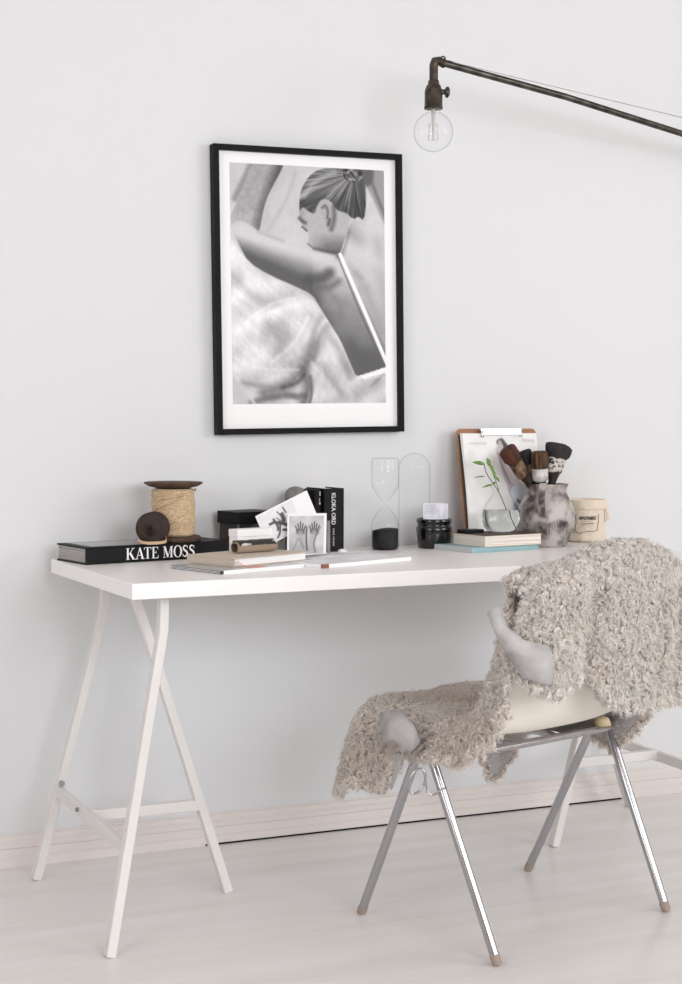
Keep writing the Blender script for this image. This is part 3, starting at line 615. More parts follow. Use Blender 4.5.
# stack: striped magazine, beige notebook, kraft packet, white box
def flat(name, label, cpx, z, ang, w, dep, h, cover, pages, **k):
    P = at(cpx[0], cpx[1], z=z); return book(name, label, (P.x, P.y, z), ang, w, dep, h, cover, pages, **k)
MG = thing('magazine', 'thin striped silver and white magazine stack under the beige notebook', 'magazine', tuple(at(221, 574.5, z=HT)), math.radians(20)); MG['label'] = 'thin magazine with black striped silver spine under the beige notebook'
MB().box((0, 0, 0), (.24, .175, .0035)).box((0, 0, .0038), (.24, .175, .0072)).obj('pages', PAPER, MG)
mm = MB()
for z in (.0005, .0034, .0062): mm.box((-.0008, .0, z), (.0002, .173, z+.0011))
mm.box((-.0010, -.0006, .0), (.007, .002, .0075)); mm.obj('spine_stripes', mat('dark_stripe', '2c2b2c', .4), MG)
MB().box((0, 0, .0074), (.239, .174, .0082)).obj('cover', mat('silver_cover', 'b9b9bb', .25, metal=.3), MG)
zn = HT+.0083
NB = flat('notebook', 'beige linen notebook with white pages lying on the striped magazine', (234, 567.3), zn, math.radians(24), .232, .152, .019, BEIGE, PAPER, ct=.0025, spine=False)
MB().box((-.0006, -.0005, .0026), (.0035, .152, .0164)).obj('spine', BEIGE, NB)
# orange ribbon bookmark
a0 = NB.location
rr_ = math.radians(24); lx = lambda x, y, z: Vector((a0.x+x*math.cos(rr_)-y*math.sin(rr_), a0.y+x*math.sin(rr_)+y*math.cos(rr_), a0.z+z))
rp1 = [(.012, -.0015, .012), (.012, -.005, .010), (.018, -.010, .0035), (.030, -.020, .0008), (.045, -.030, .0008), (.062, -.026, .0008)]
rp2 = [(.008, -.0015, .012), (.006, -.005, .009), (.016, -.013, .003), (.026, -.026, .0008), (.040, -.036, .0008), (.060, -.037, .0008)]
def smooth3(pts):
    p = [Vector(q) for q in pts]
    for _ in range(2): p = [p[0]]+[q for a, b in zip(p[:-1], p[1:]) for q in (a*.75+b*.25, a*.25+b*.75)]+[p[-1]]
    return p
rb = MB()
for q in (rp1, rp2): rb.rail(smooth3(q), .0045, .0006, (.4, .9, .05))
rb.obj('ribbon_marker', ORANGE, NB)['label'] = 'orange ribbon marker'
zk = zn+.0192
PK = thing('kraft_packet', 'rolled brown kraft packet with dark printed top on the beige notebook', 'packet', tuple(at(239, 554, z=zk)), math.radians(16))
rl = []
for j in range(25):
    a = 2*PI*j/24; rl.append((.016*math.copysign(abs(math.cos(a))**.7, math.cos(a)), .014*math.copysign(abs(math.sin(a))**.7, math.sin(a))))
MB().grid([[(x, .018+p[0]*(1 if 0 < i < 5 else .8), .013+p[1]*(1 if 0 < i < 5 else .8)*.92) for p in rl] for i, x in enumerate((0, .004, .03, .06, .09, .110, .114))]).obj('paper_roll', KRAFT, PK, solid=.001)
pt = gimg(60, 14, .20, [([(.25, .2), (.5, .6), (1.0, .9)], .5, .1, .82, .9), ([(.5, .5), (.55, .9)], .12, .05, .25, .8), ([(.75, .4), (.95, .5)], .10, .04, .35, .8)], .10, 8)
mkp = MB().grid([[(.002+.108*i/12, .018-.0175*math.cos(b)*1.0, .016+.0135*math.sin(b)) for b in np.linspace(.15, 2.4, 10)] for i in range(13)], flip=True)
mkp.obj('printed_band', mat('dark_leaf_print', '2c2a27', .4, noise=((30, 45, 60), 'cfcdca', 2, .50, .54)), PK)
WB = thing('white_box', 'flat white carton standing behind the kraft packet', 'box', tuple(at(241, 546, z=zk)), math.radians(14))
WB.location = PK.location + Vector((.0135, .046, 0))
MB().box((0, 0, 0), (.095, .035, .034)).obj('body', PAPER, WB, bevel=.001); MB().box((-.001, -.001, .0342), (.096, .036, .051)).obj('lid', PAPER, WB, bevel=.001)

# magazine on the right
mp = at(323, 568.5, z=HT)
MZ = thing('magazine', 'open-edged white magazine with blue-grey photo cover, right of the photo cards', 'magazine', (mp.x, mp.y, HT), math.radians(21))
MB().box((0, 0, 0), (.29, .20, .0085)).obj('pages', PAPER, MZ, bevel=.0012)
MB().box((-.0006, -.0006, .0), (.018, .006, .0087)).obj('brown_corner', mat('brown_card', '8a5a42', .6), MZ)
cv = picture('cover_photo', gimg(60, 40, .90, [([(.05, .25), (.4, .15), (.5, .1)], .18, .08, .40, .8), ([(.0, .5), (.2, .4)], .1, .05, .45, .7), ([(.6, .1), (.95, .25)], .08, .04, .62, .7), ([(.3, .9), (.9, .8)], .1, .05, .9, .8)], .05, 5), .285, .195, MZ, (.002, .198, .0088))
cv.rotation_euler = (-PI/2, 0, 0); cv.location = (.002, .002, .0089)

# ------------------------------------------------------------------ hourglass
hg = at(385, 549.5, z=HT); HG = thing('hourglass', 'clear glass hourglass with black sand beside the glass dome', 'hourglass', (hg.x, hg.y, HT))
Hh = .232; r0 = .0345
half = [(.0001, 0), (r0-.004, 0), (r0-.001, .0015), (r0, .005), (r0, .06), (r0-.001, .070), (r0*.8, .083), (r0*.52, .097), (r0*.22, .108), (.0042, .1135), (.0038, .116)]
full = half + [(r, Hh-z) for r, z in half[::-1][1:]]
MB().lathe(full, 40).obj('glass_bulbs', CLEAR, HG)
sd = MB(); pr = [(.0001, .002), (r0-.005, .002), (r0-.0015, .006), (r0-.0015, .050), (r0*.5, .053), (.0001, .055)]; sd.lathe(pr, 36)
sd.map(lambda p: (p.x, p.y, p.z + (p.x*.10 if p.z > .03 else 0))).obj('sand', SAND, HG)
# ------------------------------------------------------------------ glass dome
dm = at(414, 546.5, z=HT); r1 = .041
DM = thing('glass_dome', 'tall clear glass dome standing behind the black jar and hourglass', 'cloche', (dm.x, dm.y, HT))
zd = at(415, 453, y=dm.y).z-HT
MB().lathe([(r1, .001)] + [(r1, z) for z in np.linspace(.01, zd-r1, 8)] + [(r1*math.cos(a), zd-r1+r1*math.sin(a)) for a in np.linspace(.1, PI/2-.01, 12)], 40, caps=False).obj('glass', CLEAR2, DM)
MB().tube(arc((0, 0, .002), r1, 0, 2*PI, 40, Vector((1, 0, 0)), Vector((0, 1, 0)))[:-1], .0014, 6, closed=True).obj('rim', CLEAR, DM)
# ------------------------------------------------------------------ black jar with papers
jr = at(434.5, 547, z=HT); JR = thing('black_jar', 'squat glossy black ceramic jar holding crumpled paper notes', 'jar', (jr.x-.012, jr.y-.020, HT))
MB().lathe([(.0001, 0), (.040, 0), (.042, .003), (.0455, .030), (.0465, .050), (.0455, .055), (.043, .0575), (.043, .063), (.0455, .065), (.0458, .074), (.044, .076), (.041, .075), (.040, .060), (.040, .012), (.0001, .010)], 48).obj('body', BLACKG, JR)
def note(cx, cy, w, h, rz, tilt, seed, lines=True, nm='paper_note', lab='folded white paper note sticking out of the black jar'):
    T = thing(nm, lab, 'paper', (JR.location.x+cx, JR.location.y+cy, HT+.013), rz, 'paper notes in the black jar')
    q = np.random.default_rng(seed); G = []
    for i in range(9):
        row = []
        for j in range(9):
            x = (j/8-.5)*w; z = i/8*h; y = .0018*math.sin(j*1.1+seed)+.0015*math.sin(i*.9+seed*2)+tilt*z
            row.append((x, y, z-(.0015*j/8 if i == 8 else 0)))
        G.append(row)
    MB().grid(G).obj('sheet', mat('lilac_white_paper', 'dfdfe8', .8), T, solid=.0006)
    if lines:
        m = MB()
        for k in range(6):
            z = h-.006-k*.0042
            i = z/h*8
            P = [((j/8-.5)*w*.8, .0018*math.sin(((j/8-.5)*.8+.5)*8*1.1+seed)+.0015*math.sin(i*.9+seed*2)+tilt*z-.0012, z+.0015*math.sin(j*.4)) for j in range(9)]
            m.tube(P, .0005, 4)
        m.obj('written_lines', mat('grey_ink', '8d8c93', .8), T)
    return T
note(-.012, -.008, .046, .103, .15, .02, 1, lab='lined white note leaning left in the black jar')
note(.022, -.004, .028, .102, -.35, -.02, 3, False, lab='blank folded white note at right side in the black jar')
note(.006, .014, .050, .099, .2, .03, 5, True, lab='hindmost lined note in the black jar, behind the other two')

# ------------------------------------------------------------------ clipboard
cb = at(463, 541, z=HT)
TLc = at(458.5, 429, y=-.035); TRc = at(535, 425.5, y=-.022)
wC = (TRc-TLc).length; bx0 = at(463.5, 545, y=-.098)
CB = thing('clipboard', 'brown hardboard clipboard with chrome clip holding a fashion photo, leaning on wall', 'clipboard', (TLc.x-.010, -.100, HT+.001), 0)
hC = TLc.z-HT; lean = math.atan2(.06, hC); LC = hC/math.cos(lean)
CB.rotation_euler = Matrix.Rotation(-lean, 3, 'X').to_euler()
r_ = .012
poly = [(0, 0), (wC, 0)] + [(wC-r_+r_*math.cos(a), LC-r_+r_*math.sin(a)) for a in np.linspace(0, PI/2, 6)] + [(r_-r_*math.sin(a), LC-r_+r_*math.cos(a)) for a in np.linspace(0, PI/2, 6)]
MB().prism(poly, 0, .0035).map(lambda p: (p.x, .0036-p.z, p.y)).obj('board', CLIPWOOD, CB, bevel=.0006)
def sheet(x0, w, z0, z1, y, bow, m, name):
    g = [[(x0+w*j/10, y-bow*(.4*math.cos(j/10*PI*.5)+.6)*math.sin(i/12*PI*.9+.2)**1, z0+(z1-z0)*i/12) for j in range(11)] for i in range(13)]
    return MB().grid(g, flip=False).obj(name, m, CB, solid=.0004)
sheet(.004, wC-.008, .004, LC-.016, -.0014, .004, mat('gap_shade_sheet', '3a3735', .7), 'gap_shade_sheet')  # dark layer standing in for the shaded gap between board and bowed papers
sheet(.008, wC-.010, .004, LC-.013, -.0024, .008, PAPER, 'paper_sheet')
def dress_print():
    C, R = 110, 150; s, v = np.meshgrid(np.linspace(0, 1, C), np.linspace(0, 1, R)); n = vnoise(s*100, v*100, 9, 4)
    G = np.stack([np.full(s.shape, c) for c in (.93, .93, .925)], -1)
    def lay(mk, c):
        nonlocal G; mk = mk[..., None]; G = G*(1-mk)+np.array(c)*mk
    n_ = (n-.5)[..., None]
    lay(pmask(s, v, [(.40, .10), (.58, .14), (.64, .34), (.78, .52), (1.0, .74), (1.0, .80), (.75, .82), (.62, .68), (.52, .46), (.47, .30)], .012), (.78, .75, .77))
    lay(pmask(s, v, [(.56, .46), (.78, .50), (1.0, .72), (1.0, .86), (.8, .92), (.6, .78)], .012), (.82, .85, .90))
    lay(.85*lmask(s, v, [(.47, .08), (.53, .06), (.56, .14)], .05, .012), (.2, .19, .2)); lay(.9*lmask(s, v, [(.49, .09), (.50, .12)], .06, .01), (.74, .70, .69))
    lay(.8*lmask(s, v, [(.57, .10), (.61, .19)], .03, .01), (.24, .24, .26)); lay(.6*lmask(s, v, [(.46, .18), (.5, .32), (.58, .46)], .02, .01), (.42, .40, .42))
    lay(.7*lmask(s, v, [(.66, .62), (.78, .70), (.95, .72)], .03, .015), (.30, .31, .36)); lay(.6*lmask(s, v, [(.62, .66), (.7, .8)], .04, .015), (.34, .36, .42))
    lay(.3*lmask(s, v, [(.08, .09), (.3, .09)], .02, .01), (.6, .6, .6)); lay(.3*lmask(s, v, [(.8, .06), (.95, .07)], .03, .01), (.6, .6, .6))
    return np.clip(G+n_*.05, 0, 1)
picture('fashion_photo', dress_print(), wC-.016, LC-.022, CB, (.011, -.0115, .006))
cz = LC-.012; cxa = wC*.27; cxb = wC*.78
MB().box((cxa, -.0165, cz-.008), (cxb, -.0125, cz+.010)).box((cxa+.004, -.020, cz-.004), (cxb-.004, -.0165, cz+.003)).box((cxa+.01, -.0125, cz+.006), (cxb-.01, 0, cz+.010)).obj('clip', CHROME, CB, bevel=.0014)
MB().tube([(cxa-.003, -.012, cz+.006), (cxb+.003, -.012, cz+.006)], .0035, 10).tube([(cxa+.002, -.014, cz-.003), (cxa-.002, -.014, cz-.012), (cxa+.008, -.014, cz-.012)], .0016, 8).tube([(cxb-.002, -.014, cz-.003), (cxb+.002, -.014, cz-.012), (cxb-.008, -.014, cz-.012)], .0016, 8).obj('clip_spring', CHROME, CB)

# ------------------------------------------------------------------ small book stack, tin, vase
B1 = flat('blue_book', 'thin pale blue book lying under the cream book', (472, 553.4), HT, math.radians(12), .222, .150, .0135, BLUE, PAGES, spine=True)
MB().box((-.0006, -.0003, .0005), (.0006, .15, .0130)).obj('edge_cover', mat('grey_blue_cloth', 'b9bfbf', .7), B1)
B2 = flat('cream_book', 'cream book with cut pages lying on the thin blue book', (485, 547.2), HT+.0138, math.radians(10), .184, .130, .027, CREAM, PAGES, spine=False, ct=.0015, over=.0012)
MB().box((0, 0, .0272), (.184, .13, .0278)).obj('top_board', mat('dark_board', '54443c', .6), B2)
z2 = HT+.0138+.028
tn = at(474, 533.5, z=z2)
tag(MB().box((0, 0, 0), (.060, .036, .009)).obj('black_tin', BLACK, None, bevel=.002, loc=(tn.x-.024, tn.y-.0, z2+.0001), rot=(0, 0, math.radians(10))), 'flat black tin on the cream book left of the vase', 'tin')
vs = at(501, 532.5, z=z2); VS = thing('glass_vase', 'small round clear glass vase half full of water on cream book', 'vase', (vs.x, vs.y, z2+.0002))
vp = [(.0001, .0008), (.028, 0), (.036, .004), (.044, .014), (.0490, .030), (.0495, .042), (.047, .056), (.040, .072), (.030, .086), (.023, .098), (.021, .106), (.025, .114), (.030, .120)]
MB().lathe(vp, 44, caps=False).obj('glass_body', CLEAR, VS)
MB().tube(arc((0, 0, .120), .030, 0, 2*PI, 32, Vector((1, 0, 0)), Vector((0, 1, 0)))[:-1], .0011, 6, closed=True).obj('rim', CLEAR, VS)
MB().lathe([(.0001, .003), (.026, .003), (.034, .006), (.042, .015), (.0470, .030), (.0476, .042), (.0455, .0575), (.0001, .0575)], 44).obj('water', WATER, VS)
SG = thing('green_sprig', 'thin leafy green sprig standing in the small glass vase', 'sprig', (vs.x, vs.y, z2+.006))
def sg(px, py, dy=0): return at(px, py, y=vs.y+dy) - Vector((vs.x, vs.y, z2+.006))
s1 = [sg(516, 531, -.01), sg(509, 520, -.01), sg(506, 508), sg(499, 492), sg(493, 483), sg(486, 473), sg(484, 464)]
s2 = [sg(499, 492), sg(497, 484), sg(493, 474), sg(490, 463)]
MB().tube(smooth3(s1), .0010, 6).tube(smooth3(s2), .0008, 6).obj('stem', STEM, SG)
def leaf(a, b, w, side=(0, -.4, 1), m=LEAF):
    a, b = Vector(a), Vector(b); t_ = b-a; sd_ = t_.cross(Vector((0, -1, .35))).normalized(); n_ = t_.cross(sd_).normalized(); g = []
    for i in range(9):
        k = i/8; ww = w*math.sin(PI*k**.8)**.8; g.append([a+t_*k+sd_*ww*q/2+n_*(.0018*q*q-.003*math.sin(PI*k)) for q in (-1, -.5, 0, .5, 1)])
    MB().grid(g).obj('leaf', m, SG, solid=.0003)
leaf(sg(485, 464), sg(472.5, 462), .0105); leaf(sg(490, 466), sg(487, 458), .013); leaf(sg(490, 464), sg(493.5, 472.5), .010)
leaf(sg(493, 470), sg(495, 478), .009); leaf(sg(495, 476), sg(499.5, 482), .007); leaf(sg(485, 476), sg(474, 477.5), .003); leaf(sg(493, 484), sg(482, 487.5), .005)
leaf(sg(493, 484), sg(496, 482), .006)

# ------------------------------------------------------------------ jug with brushes
jg = Vector((1.280, -.165, HT)); JG = thing('mottled_jug', 'round mottled grey pewter jug holding paint brushes beside cotton bag', 'jug', tuple(jg))
def jw(a, z): return 1+.012*math.sin(3*a+z*40)+.008*math.sin(7*a)
MB().lathe([(.0001, 0), (.048, 0), (.052, .003), (.053, .008), (.058, .020), (.0655, .042), (.069, .066), (.0685, .088), (.064, .108), (.056, .126), (.050, .138), (.049, .146), (.052, .156), (.055, .162), (.052, .163), (.046, .148), (.046, .138), (.060, .10), (.062, .06), (.046, .012), (.0001, .010)], 52, warp=jw).map(lambda p: (p.x*1.07, p.y*1.07, p.z)).obj('body', PEWTER, JG)
rel = MB()
for k in range(26):
    a = -2.9+k*.10; zc = .052+.006*math.sin(k*1.3); rd = .0735
    rel.tube([((rd+.0005)*math.cos(a+.05*math.cos(q)), (rd+.0005)*math.sin(a+.05*math.cos(q)), zc+.011*math.sin(q)) for q in np.linspace(0, 2*PI, 9)[:-1]], .0016, 5, closed=True)
rel.obj('relief_band', PEWTER, JG)
ha = math.radians(-128); hv = Vector((math.cos(ha), math.sin(ha), 0)); hs = Vector((-hv.y, hv.x, 0))
hp = [hv*.048+Vector((0, 0, .150)), hv*.060+Vector((0, 0, .166)), hv*.082+Vector((0, 0, .160)), hv*.094+Vector((0, 0, .135)), hv*.090+Vector((0, 0, .105)), hv*.078+Vector((0, 0, .085)), hv*.066+Vector((0, 0, .078))]
MB().rail(smooth3(hp), .017, .0065, hs).obj('handle', PEWTER, JG, bevel=.002)
BR_B = mat('brown_bristle', '5a2e17', .7, noise=((160, 160, 12), '2a1409', 3, .3, .7)); BR_K = mat('black_bristle', '131112', .7, noise=((160, 160, 12), '2a2728', 3, .3, .7)); BR_D = mat('umber_bristle', '6b4a2a', .7, noise=((220, 220, 10), '25170c', 3, .35, .6))
FER_W = mat('white_painted_ferrule', 'd5d3cf', .5, noise=((50, 50, 50), 'aaa59e', 3, .45, .7)); FER_B = mat('stained_ferrule', '7d6449', .5, noise=((60, 60, 40), '2a211a', 4, .4, .6)); FER_P = mat('printed_paper_ferrule', 'c8c2bb', .6, noise=((90, 40, 120), '3a3431', 3, .50, .58))
def brush(pt, pb, dy, rb, lb, rf, lf, bm, fm, label, sq=1.0, flare=1.05):
    """tip pixel pt, lower end pb, dy depth from jug axis"""
    tip = at(*pt, y=jg.y+dy); low = at(*pb, y=jg.y+dy*.5); ax = (tip-low).normalized()
    T = thing('paint_brush', label, 'brush', tuple(tip-ax*(lb+lf)), 0, 'paint brushes in the mottled jug')
    T.rotation_euler = Vector((0, 0, 1)).rotation_difference(ax).to_euler()
    s_ = lambda p: (p.x, p.y*sq, p.z)
    n_ = 40
    def wv(a, z): return 1+(.03*math.sin(9*a)+.02*math.sin(17*a+1))*(z > lf+.006)
    MB().lathe([(.0001, lf-.002), (rf*.95, lf-.002), (rf*.98, lf+.004), (rb, lf+lb*.35), (rb*flare, lf+lb*.7), (rb*flare*.96, lf+lb*.9), (rb*.75, lf+lb*.985), (rb*.35, lf+lb), (.0001, lf+lb)], n_, warp=wv).map(s_).obj('bristles', bm, T)
    MB().lathe([(rf*.72, 0), (rf*.98, .004), (rf, lf*.45), (rf*1.03, lf*.5), (rf, lf*.55), (rf, lf-.003), (rf*1.04, lf-.002), (rf*1.04, lf)], 30).map(s_).obj('ferrule', fm, T)
    MB().lathe([(.0001, -.075), (.006, -.074), (.008, -.05), (.009, -.02), (rf*.7, .0)], 20).obj('handle', DARKWOOD, T)
    return T
brush((506, 448.0), (531, 487), .0, .0245, .048, .019, .044, BR_B, FER_B, 'brush with copper brown bristles leaning left in the jug', .8, 1.0)
brush((524, 450), (537, 485), .030, .0175, .040, .015, .040, BR_K, FER_B, 'small black brush half hidden behind the copper brown brush', .8)
brush((539.5, 451), (540.5, 486), -.012, .0225, .046, .0210, .034, BR_D, FER_W, 'round umber brush with white ferrule in middle of the jug', .9, 1.0)
brush((557, 443), (552, 480), .012, .029, .040, .021, .040, BR_K, FER_P, 'widest black brush with printed paper ferrule in the jug', .6, 1.08)
brush((565, 446), (553, 481), .036, .023, .040, .016, .038, BR_K, FER_P, 'rightmost black brush leaning right behind the widest one', .7, 1.05)

# ------------------------------------------------------------------ cotton bag
bg = at(584.5, 541, z=HT); BG = thing('cotton_bag', 'round unbleached cotton pouch printed APOTHEKE beside the mottled jug', 'pouch', (bg.x, bg.y, HT), 0)
def bw_(a, z): return 1+.025*math.sin(3*a+z*30)+.015*math.sin(8*a+z*90)+.012*math.sin(13*a-z*60)
MB().lathe([(.0001, 0), (.050, 0), (.058, .004), (.0605, .012), (.057, .018), (.055, .022), (.0555, .05), (.0545, .085), (.0535, .088), (.0565, .092), (.0575, .104), (.0560, .113), (.052, .116), (.047, .110), (.045, .100), (.0001, .096)], 64, warp=bw_).obj('body', CLOTH, BG, sub=1)
MB().lathe([(.056, .0), (.0585, .003), (.0585, .007), (.056, .010)], 64, (0, 0, .088), warp=lambda a, z: 1+.02*math.sin(3*a+2)+.01*math.sin(11*a)).obj('rolled_hem', CLOTH, BG)
ctr = math.atan2(-(.914), -(.40))   # towards the camera
def wrap(x, z, r=.0578): 
    a = ctr - .02 + x/.056; q = r*bw_(a, z); return (q*math.cos(a), q*math.sin(a), z)
tm = text_mb('APOTHEKE', .0105, .0004, 'CENTER'); tm.map(lambda p: wrap(p.x*.84, .062+p.y*1.15, .0592)); tm.obj('lettering', PRINTK, BG)
pr_ = MB()
def wline(pts, r=.0006): pr_.tube([wrap(x, z, .0588) for x, z in smooth_pts(pts, False, 1)], r, 5)
wline([(-.029, .076), (-.032, .074), (-.0315, .066), (-.029, .055), (-.031, .045), (-.032, .036), (-.027, .025), (-.015, .026), (0, .031), (.02, .031), (.027, .034), (.029, .046), (.032, .058), (.029, .068), (.031, .074), (.028, .077)], .0007)
wline([(-.018, .050), (0, .0508), (.016, .052)], .0008); 
for k in range(7): wline([(-.018+k*.005, .0565), (-.0155+k*.005, .0568)], .0004)
for k in range(8): wline([(-.019+k*.0048, .045), (-.0165+k*.0048, .0453)], .0003)
pr_.obj('printed_border', PRINTK, BG)
MB().tube([Vector(wrap(.062, .088, .057)), Vector(wrap(.066, .078, .064)), Vector(wrap(.067, .062, .067)), Vector(wrap(.064, .055, .060))], [.004, .005, .005, .002], 8).obj('cloth_tie', CLOTH, BG)

# ------------------------------------------------------------------ chair
CA = math.radians(16.5); cu_, sv_ = math.cos(CA), math.sin(CA)
CO = Vector((.8275, -.80, 0))
CH = thing('shell_chair', 'cream moulded shell chair with splayed chrome legs in front of the desk', 'chair', tuple(CO))
def W(u, v, z): return Vector((u*cu_+v*sv_, u*sv_-v*cu_, z))     # chair-local (right, back, up) -> object space (x, y, z)
def ip(tab, x):
    for (a, b), (c, d_) in zip(tab[:-1], tab[1:]):
        if x <= c: return b+(d_-b)*(x-a)/(c-a)
    return tab[-1][1]
prof = smooth_pts([(-.245, .415), (-.235, .437), (-.20, .444), (-.10, .432), (.03, .418), (.11, .424), (.16, .455), (.190, .51), (.210, .60), (.226, .69), (.242, .770)], False, 2)
acc = [0]
for a, b in zip(prof[:-1], prof[1:]): acc.append(acc[-1]+math.hypot(b[0]-a[0], b[1]-a[1]))
g = []
for i, (v, z) in enumerate(prof):
    k = acc[i]/acc[-1]; hw = ip([(0, .19), (.04, .215), (.12, .232), (.40, .235), (.55, .205), (.68, .195), (.86, .205), (.95, .185), (1.0, .14)], k)
    lift = ip([(0, .0), (.1, .008), (.35, .014), (.55, .014), (.7, .008), (1, .004)], k)
    fwd = ip([(0, 0), (.45, .0), (.62, .045), (.8, .035), (1, .02)], k)
    row = []
    for j in range(25):
        t_ = j/12-1; e = abs(t_)**2.6; row.append(W(t_*hw, v-fwd*e, z+lift*e))
    g.append(row)
MB().grid(g).obj('seat_shell', SHELL, CH, solid=.006, sub=1)
def lw(px, py): return at(px, py, z=0) - CO
fa_, fb_, fc_, fd_ = lw(361, 914), lw(497.5, 966), lw(527.5, 871), lw(666.5, 912)
apL, apR = W(-.268, .0, .402), W(.280, .0, .395)
def cleg(foot, top_, dv):
    tp = top_+dv; d_ = (foot-tp).normalized(); ft = Vector((foot.x, foot.y, .002))+Vector((0, 0, 0))
    lo = ft-d_*.018; lg = MB().tube([tp, tp+(ft-tp)*.5, lo], .0098, 16).obj('leg', CHROME, CH)
    MB().tube([ft, ft-d_*.010, ft-d_*.020], [.0090, .0104, .0102], 14).obj('rubber_foot', RUBBER, lg)
vd = W(0, 1, 0)
cleg(fa_, apL, -vd*.012); cleg(fb_, apL, vd*.012); cleg(fc_, apR, -vd*.014); cleg(fd_, apR, vd*.012)
# seat frame loops under the shell
def loop(sg_):
    v0, v1, zz_ = .075, -.075, .392
    pts = [W(sg_*.278, .012, .398), W(sg_*.262, .045, .396), W(sg_*.225, v0, zz_), W(sg_*.10, v0, zz_), W(-sg_*.02*0+sg_*.0, v0, zz_)]
    e = [W(sg_*(-.035-.0*k)-sg_*.03*math.sin(q), v0*math.cos(q), zz_) for k, q in enumerate(np.linspace(.15, PI-.15, 8))]
    back_ = [W(sg_*.0, v1, zz_), W(sg_*.225, v1, zz_), W(sg_*.262, -.045, .396), W(sg_*.278, -.012, .398)]
    return pts+e+back_
for sg_ in (1, -1):
    MB().tube(smooth3(loop(sg_)), .0085, 12).obj('seat_frame', CHROME, CH)
MB().box((-.05, -.055, 0), (.05, .055, .003)).map(lambda p: W(.15+p.x*1.6, p.y*1.2, .398+p.z)).obj('mounting_plate', STEEL, CH)
for (u, v) in ((-.16, .07), (.20, .07), (-.16, -.12), (.16, -.12)):
    MB().lathe([(.0001, 0), (.020, 0), (.017, .010), (.014, .016), (.0001, .018)], 20).map(lambda p: W(u+p.x, v+p.y, .399+p.z)).obj('shock_mount', MOUNT, CH)
# coupling ring on the left side
rc = at(417.5, 780.5, P=CO+W(-.268, 0, 0), n=W(1, 0, 0))-CO
rc = at(417.5, 782, P=CO+W(-.300, .03, 0), n=Vector((_F.x, _F.y, 0)))-CO
el = [at(417.3+7.6*math.cos(q)+3.0*math.sin(q), 781-12.5*math.sin(q), P=CO+rc, n=_F)-CO for q in np.linspace(0, 2*PI, 25)[:-1]]
MB().tube(el, .0024, 8, closed=True).tube(smooth3([at(x, y, P=CO+rc, n=_F)-CO for x, y in [(423, 770), (425.5, 778), (426, 788), (429, 794.5), (435, 795), (440, 790), (447, 787.5)]]), .0022, 8).obj('coupling_ring', CHROME, CH)

# ------------------------------------------------------------------ sheepskin
# flat sheet coordinates (t across, b along) draped over the chair; returns chair-local points
NB_, NT = 150, 84
bpath = smooth_pts([(.02, .447), (.08, .452), (.128, .478), (.158, .53), (.180, .61), (.200, .70), (.216, .765), (.232, .802), (.260, .814), (.284, .798), (.290, .78), (.284, .70), (.276, .62), (.268, .54), (.262, .44)], False, 3)
ba = [0]
for a, b in zip(bpath[:-1], bpath[1:]): ba.append(ba[-1]+math.hypot(b[0]-a[0], b[1]-a[1]))
def bp_at(s_):
    s_ = max(0, min(s_, ba[-1]-1e-6)); i = int(np.searchsorted(ba, s_, side='right'))-1; i = min(i, len(bpath)-2); k = (s_-ba[i])/(ba[i+1]-ba[i])
    a, b = bpath[i], bpath[i+1]; return a[0]+(b[0]-a[0])*k, a[1]+(b[1]-a[1])*k
S_TOP = ba[min(range(len(bpath)), key=lambda i: abs(bpath[i][1]-max(p[1] for p in bpath)))]
def hem_back(t):    # how far down the rear drape reaches (z of its lower edge)
    return ip([(-1, .60), (-.75, .555), (-.52, .57), (-.40, .60), (-.28, .575), (-.12, .525), (.1, .503), (.5, .498), (.8, .508), (1.0, .54)], t)
def len_front(t):   # how far the sheet reaches past the front edge of the seat
    return ip([(-1, .12), (-.85, .18), (-.65, .17), (-.45, .05), (0, .03), (.45, .05), (.62, .20), (.80, .28), (.92, .27), (1, .12)], t)
